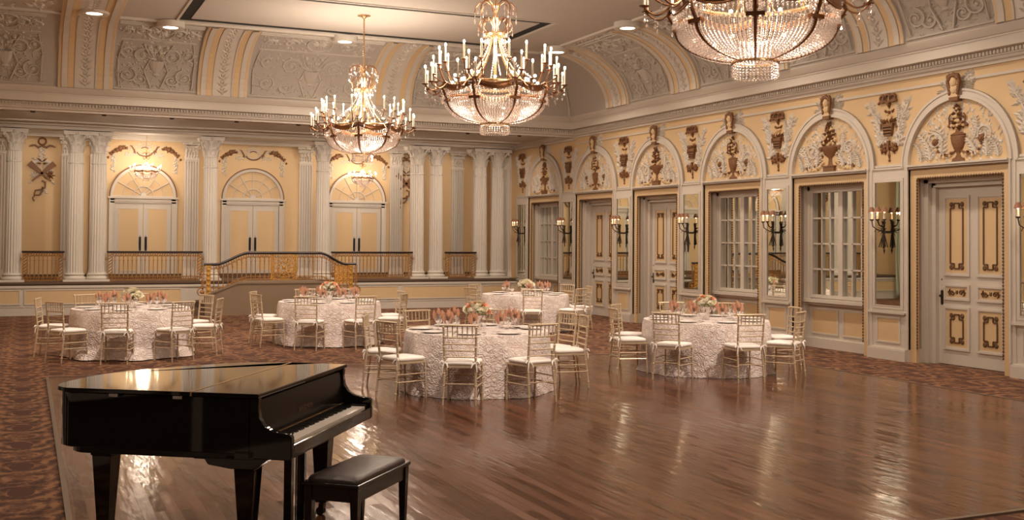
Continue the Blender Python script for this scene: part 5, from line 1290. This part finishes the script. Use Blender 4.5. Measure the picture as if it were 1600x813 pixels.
for ti, (tn, px, d, desc, chs) in enumerate(TB):
    cx_, cy_ = ray_center(px, d)
    tt = thing('round_table', 'round banquet table hidden under the cloth of ' + desc, 'table', (cx_, cy_, 0), 0, 'round banquet tables')
    MB().lathe([(0, .735), (.90, .735), (.90, .757), (0, .757)], 48).build('tabletop', M['darkwood'], tt)
    for k in range(4): a = k * PI / 2 + .78; MB().tube([(.5 * cos(a), .5 * sin(a), 0.013), (.45 * cos(a), .45 * sin(a), .74)], .016, 8).build('leg', M['iron'], tt)
    cl_ = bpy.data.objects.new('tablecloth', cloth_mesh(ti + 3, 1.6 if ti == 2 else .6)); COL.objects.link(cl_); cl_.location = (cx_, cy_, 0)
    tag(cl_, 'blush rosette tablecloth falling to the floor on ' + desc, 'tablecloth', 'rosette tablecloths')
    vx = math.atan2(cy_, cx_)     # viewing direction in plan
    nm = {}
    for (cpx, far) in chs:
        # angle of the chair about the table: 0 = towards the camera
        best = None
        for i in range(721):
            th = -PI + 2 * PI * i / 720; isfar = abs(th) > PI / 2 * 1.02
            if bool(far) != isfar: continue
            a = vx + PI + th; p = (cx_ + RC * cos(a), cy_ + RC * sin(a), .92); e = abs(projx(p) - cpx)
            if best is None or e < best[0] - 1e-6: best = (e, th, a)
        e, th, a = best
        if e > 2: th += (.22 if th > 0 else -.22) * (1 if far else -1) * (1 if abs(abs(th) - PI / 2) < .25 else 0); a = vx + PI + th
        dgr = math.degrees(th); sdn = 'right' if dgr > 0 else 'left'; ad = abs(dgr)
        w_ = 'front seat' if ad < 22 else 'front %s seat' % sdn if ad < 62 else 'near %s side seat' % sdn if ad < 92 else 'far %s side seat' % sdn if ad < 125 else 'back %s seat' % sdn if ad < 160 else 'rear seat'
        if w_ in nm: w_ = w_.replace('seat', 'second seat')
        nm[w_] = 1
        x_, y_ = cx_ + RC * cos(a), cy_ + RC * sin(a); z_ = .012 if (.35 < x_ < 11.0 and 5.8 < y_ < 15.9) else 0
        make_chair('gold chair with white pad at ' + desc + ', ' + w_, (x_, y_, z_), a + PI / 2, 'gold chiavari chairs around the tables')
        # place setting
        zt = .765; ux, uy = cos(a), sin(a); tx, ty = -sin(a), cos(a)
        def at(r_, t__): return (cx_ + ux * r_ + tx * t__, cy_ + uy * r_ + ty * t__, zt)
        g_ = desc + ', ' + w_
        o = inst(plate, 'charger_plate', None, at(.72, 0)); tag(o, 'white plate on ' + desc + ', ' + w_, 'plate', 'white plates on the tables')
        for m_, n_, tq in ((knife, 'knife', .19), (fork, 'fork', -.19)):
            o = inst(m_, n_, None, at(.72, tq), a + PI / 2); tag(o, 'silver ' + n_ + ' on ' + desc + ', ' + w_, n_, 'cutlery on the tables')
        o = inst(goblet, 'wine_glass', None, at(.50, .02)); tag(o, 'napkin-filled wine glass on ' + desc + ', ' + w_, 'glass', 'napkin glasses on the tables')
        n1 = inst(napk[int(abs(dgr)) % 3], 'napkin', None, (at(.50, .02)[0], at(.50, .02)[1], zt), vx + PI / 2 + (dgr % 50) * .02 - .5); tag(n1, 'copper satin napkin in a glass on ' + desc + ', ' + w_, 'napkin', 'copper napkins in the glasses')
        o = inst(wglass, 'water_goblet', None, at(.48, .15)); tag(o, 'round empty water goblet on ' + desc + ', ' + w_, 'glass', 'water goblets on the tables')
        o = inst(wglass, 'wine_glass', None, at(.40, .07), sc=.85); tag(o, 'small empty wine glass on ' + desc + ', ' + w_, 'glass', 'small wine glasses on the tables')
    fl = [(-4, 'cream and coral rose bouquet in a silver vase on '), (1, 'cream and peach rose bouquet in a silver vase on '), (0, 'wide cream flower bowl on '), (-12, 'cream and peach rose bouquet in a pale vase on '), (3, 'cream flower bouquet in a low bowl on ')][ti]
    flowers((cx_, cy_, .765), fl[1] + desc, low=ti in (2, 4), seed=ti)

# pin spots set inside the dark ceiling slots, one on each table
for (tn, px, d, desc, chs), (x_, y_) in zip(TB, ((5.2, 8.3), (9.55, 8.3), (2.85, 15.5), (5.0, 15.5), (9.55, 15.5))):
    c_ = ray_center(px, d); v_ = Vector((c_[0] - x_, c_[1] - y_, .5 - 6.25))
    light('pin_spot', 'SPOT', (x_, y_, 6.27), P_PIN, .06, cone=.62, rot=v_.to_track_quat('-Z', 'Y').to_euler())

# ================================================================== PIANO
# local frame: x across the keys (bass to treble), y towards the tail, z up
PO = Vector((1.187, 6.273)); PA = math.atan2(.825, .565)
pn = thing('grand_piano', 'glossy black baby grand piano with closed lid and open keyboard', 'piano', (PO.x, PO.y, .012), PA)
PW = 1.50
outline = [(0, 0), (0, 1.12), (.015, 1.16), (.06, 1.22), (.14, 1.265), (.25, 1.285), (.40, 1.29), (.55, 1.28), (.70, 1.245), (.83, 1.18), (.95, 1.10), (1.08, 1.0), (1.22, .88), (1.36, .76), (1.45, .62), (1.49, .45), (1.50, .25), (1.50, 0)]
MB().prism([(x_, y_) for x_, y_ in outline], .68, 1.0, 'xy').build('rim', M['piano'], pn, smooth=40, bevel=.004)
MB().prism([(.04 + .92 * x_, .03 + .93 * y_) for x_, y_ in outline], .64, .685, 'xy').build('soundboard_frame', M['pianosat'], pn, smooth=40)
def grow(p, e): cxm, cym = .75, .55; return [(x_ + (e if x_ > cxm else -e), y_ + (e if y_ > cym else 0)) for x_, y_ in p]
lp = grow(outline, .018)
MB().prism([q for q in lp[1:-1]] + [(lp[-1][0], .37), (lp[0][0], .37)], 1.003, 1.027, 'xy').build('lid', M['piano'], pn, smooth=40, bevel=.004)
MB().box(-.018, PW + .018, -.05, .358, 1.003, 1.027).build('front_flap', M['piano'], pn, smooth=0, bevel=.005)
MB().box(-.012, PW + .012, .357, .371, 1.002, 1.0285).build('lid_hinge', M['brass'], pn, smooth=0)
for yy in (.44, .84): MB().box(-.026, .0, yy - .028, yy + .028, .985, 1.002).build('side_hinge', M['chrome'], pn, smooth=0)
# arms: the rim runs forward in an S curve
side = [(.02, .655), (-.235, .655), (-.245, .67), (-.245, .785), (-.235, .805), (-.18, .81), (-.12, .82), (-.075, .85), (-.05, .89), (-.04, .95), (-.045, 1.0), (.02, 1.0)]
for x0 in (0, PW - .045):
    MB().prism([(p[0], p[1]) for p in side], x0, x0 + .045, 'yz').build('arm', M['piano'], pn, smooth=40, bevel=.006)
    MB().box(x0 + (.045 if x0 == 0 else -.055), x0 + (.10 if x0 == 0 else 0), -.225, -.02, .70, .765).build('cheek_block', M['piano'], pn, smooth=0, bevel=.008)
MB().box(.045, PW - .045, -.23, .0, .655, .70).box(.0, PW, -.02, .1, .65, .70).build('key_bed', M['piano'], pn, smooth=0, bevel=.003)
MB().box(.045, PW - .045, -.243, -.222, .665, .738).build('key_slip', M['piano'], pn, smooth=0, bevel=.006)
MB().box(.045, PW - .045, -.012, .0, .78, 1.0).build('music_shelf_front', M['pianodull'], pn, smooth=0, bevel=.003)
fb_ = MB().prism([(-.045, .745), (-.03, .745), (-.012, .985), (-.025, .985), (-.042, .81)], .045, PW - .045, 'yz').build('fallboard', M['pianodull'], pn, smooth=30, bevel=.003)
MB().box(.05, PW - .05, -.052, -.042, .752, .768).build('fallboard_edge', M['brass'], fb_, smooth=0)
tx = bpy.data.curves.new('fallboard_lettering', 'FONT'); tx.body = 'BALDWIN'; tx.size = .042; tx.align_x = 'CENTER'; tx.extrude = .0006; tx.space_character = 1.3
tx.materials.append(M['goldbrown']); t0_ = bpy.data.objects.new('lettering_curve', tx); COL.objects.link(t0_); bpy.context.view_layer.update(); tme = bpy.data.meshes.new_from_object(t0_.evaluated_get(bpy.context.evaluated_depsgraph_get())); bpy.data.objects.remove(t0_)
to = bpy.data.objects.new('fallboard_lettering', tme); COL.objects.link(to); to.parent = fb_; to.location = (PW / 2, -.0425, .83); to.rotation_euler = (math.radians(84), 0, 0)
kw = (PW - .045 * 2 - .11) / 52; kx0 = .10
wk = MB().box(.0006, kw - .0006, -.220, -.045, .70, .752).mesh('white_key', M['ivory'], 0)
bkm = MB().prism([(-.045, .752), (-.140, .752), (-.135, .764), (-.045, .765)], -.0055, .0055, 'yz').mesh('black_key', M['ebony'], 0)
for k in range(52): inst(wk, 'white_key', pn, (kx0 + k * kw, 0, 0))
for k in range(51):
    if (k % 7) in (0, 2, 3, 5, 6): inst(bkm, 'black_key', pn, (kx0 + (k + 1) * kw, 0, 0))
def pleg(x_, y_, nm='leg'):
    b = MB(); b.taper((x_, y_), .036, .062, .10, .58); b.taper((x_, y_), .068, .068, .58, .61); b.taper((x_, y_), .075, .095, .61, .66); b.taper((x_, y_), .046, .042, .095, .12)
    l = b.build(nm, M['piano'], pn, smooth=0, bevel=.004)
    c = MB(); c.tube([(x_, y_, .10), (x_, y_, .055)], .014, 8); c.box(x_ - .025, x_ + .025, y_ - .018, y_ + .018, .05, .085)
    for s_ in (-1, 1): c.tube([(x_ + s_ * .020, y_ + .01, .030), (x_ + s_ * .008, y_ + .01, .030)], .030, 14)
    c.build('caster', M['darkbronze'], l)
    return l
pleg(.13, .07); pleg(PW - .13, .07); pleg(.32, 1.08)
b = MB(); b.prism([(-.10, .655), (.42, .655), (.36, .635), (.30, .635), (.28, .605), (.14, .585), (.0, .585), (-.04, .61)], .04, .20, 'yz'); b.build('leg_bracket', M['piano'], pn, smooth=0, bevel=.004)
b = MB(); b.prism([(-.10, .655), (.42, .655), (.36, .635), (.30, .635), (.28, .605), (.14, .585), (.0, .585), (-.04, .61)], PW - .20, PW - .04, 'yz'); b.build('leg_bracket', M['piano'], pn, smooth=0, bevel=.004)
b = MB(); b.box(.10, 1.3, .10, .22, .60, .65); b.box(.2, .3, .3, 1.16, .605, .65); b.box(1.0, 1.1, .3, .9, .605, .65); b.build('beam', M['pianosat'], pn, smooth=0)
ly = MB(); ly.box(.62, .66, .0, .05, .13, .655); ly.box(.84, .88, .0, .05, .13, .655); ly.box(.57, .93, -.05, .10, .07, .14); ly.box(.60, .90, -.02, .08, .61, .655)
for xx in (.70, .75, .80): ly.tube([(xx, .02, .14), (xx, .02, .58)], .005, 6)
lyo = ly.build('pedal_lyre', M['piano'], pn, smooth=0, bevel=.004)
for xx in (.67, .75, .83): MB().box(xx - .012, xx + .012, -.14, -.03, .075, .085).build('pedal', M['brass'], lyo, bevel=.004)

# bench
bA = math.atan2(.74, .67)
bn = thing('piano_bench', 'black piano bench with padded leather top, beside the keyboard', 'bench', (1.905, 6.56, .012), bA)
MB().box(-.385, .385, -.185, .185, .455, .478).build('top_frame', M['pianosat'], bn, smooth=0, bevel=.006)
b = MB()
def bp(u, v):
    a = 2 * PI * u; e = .18; cx2 = abs(cos(a)) ** e * (1 if cos(a) > 0 else -1); cy2 = abs(sin(a)) ** e * (1 if sin(a) > 0 else -1)
    q, z_ = [(1, .478), (1, .492), (.97, .503), (.7, .508), (0, .51)][round(v * 4)]; return (cx2 * .37 * q, cy2 * .17 * q, z_)
b.grid(bp, 48, 4, cu=True); b.build('seat_pad', M['leather'], bn, smooth=60)
b = MB()
b.box(-.36, .36, -.165, -.145, .37, .455); b.box(-.36, .36, .145, .165, .37, .455); b.box(-.36, -.34, -.145, .145, .37, .455); b.box(.34, .36, -.145, .145, .37, .455); b.box(-.34, .34, -.145, .145, .37, .38)
b.build('apron', M['pianosat'], bn, smooth=0)
for sx_ in (-1, 1):
    for sy_ in (-1, 1):
        l = MB(); l.taper((sx_ * .345, sy_ * .15), .016, .027, 0, .455); l.build('leg', M['pianosat'], bn, smooth=0, bevel=.003)
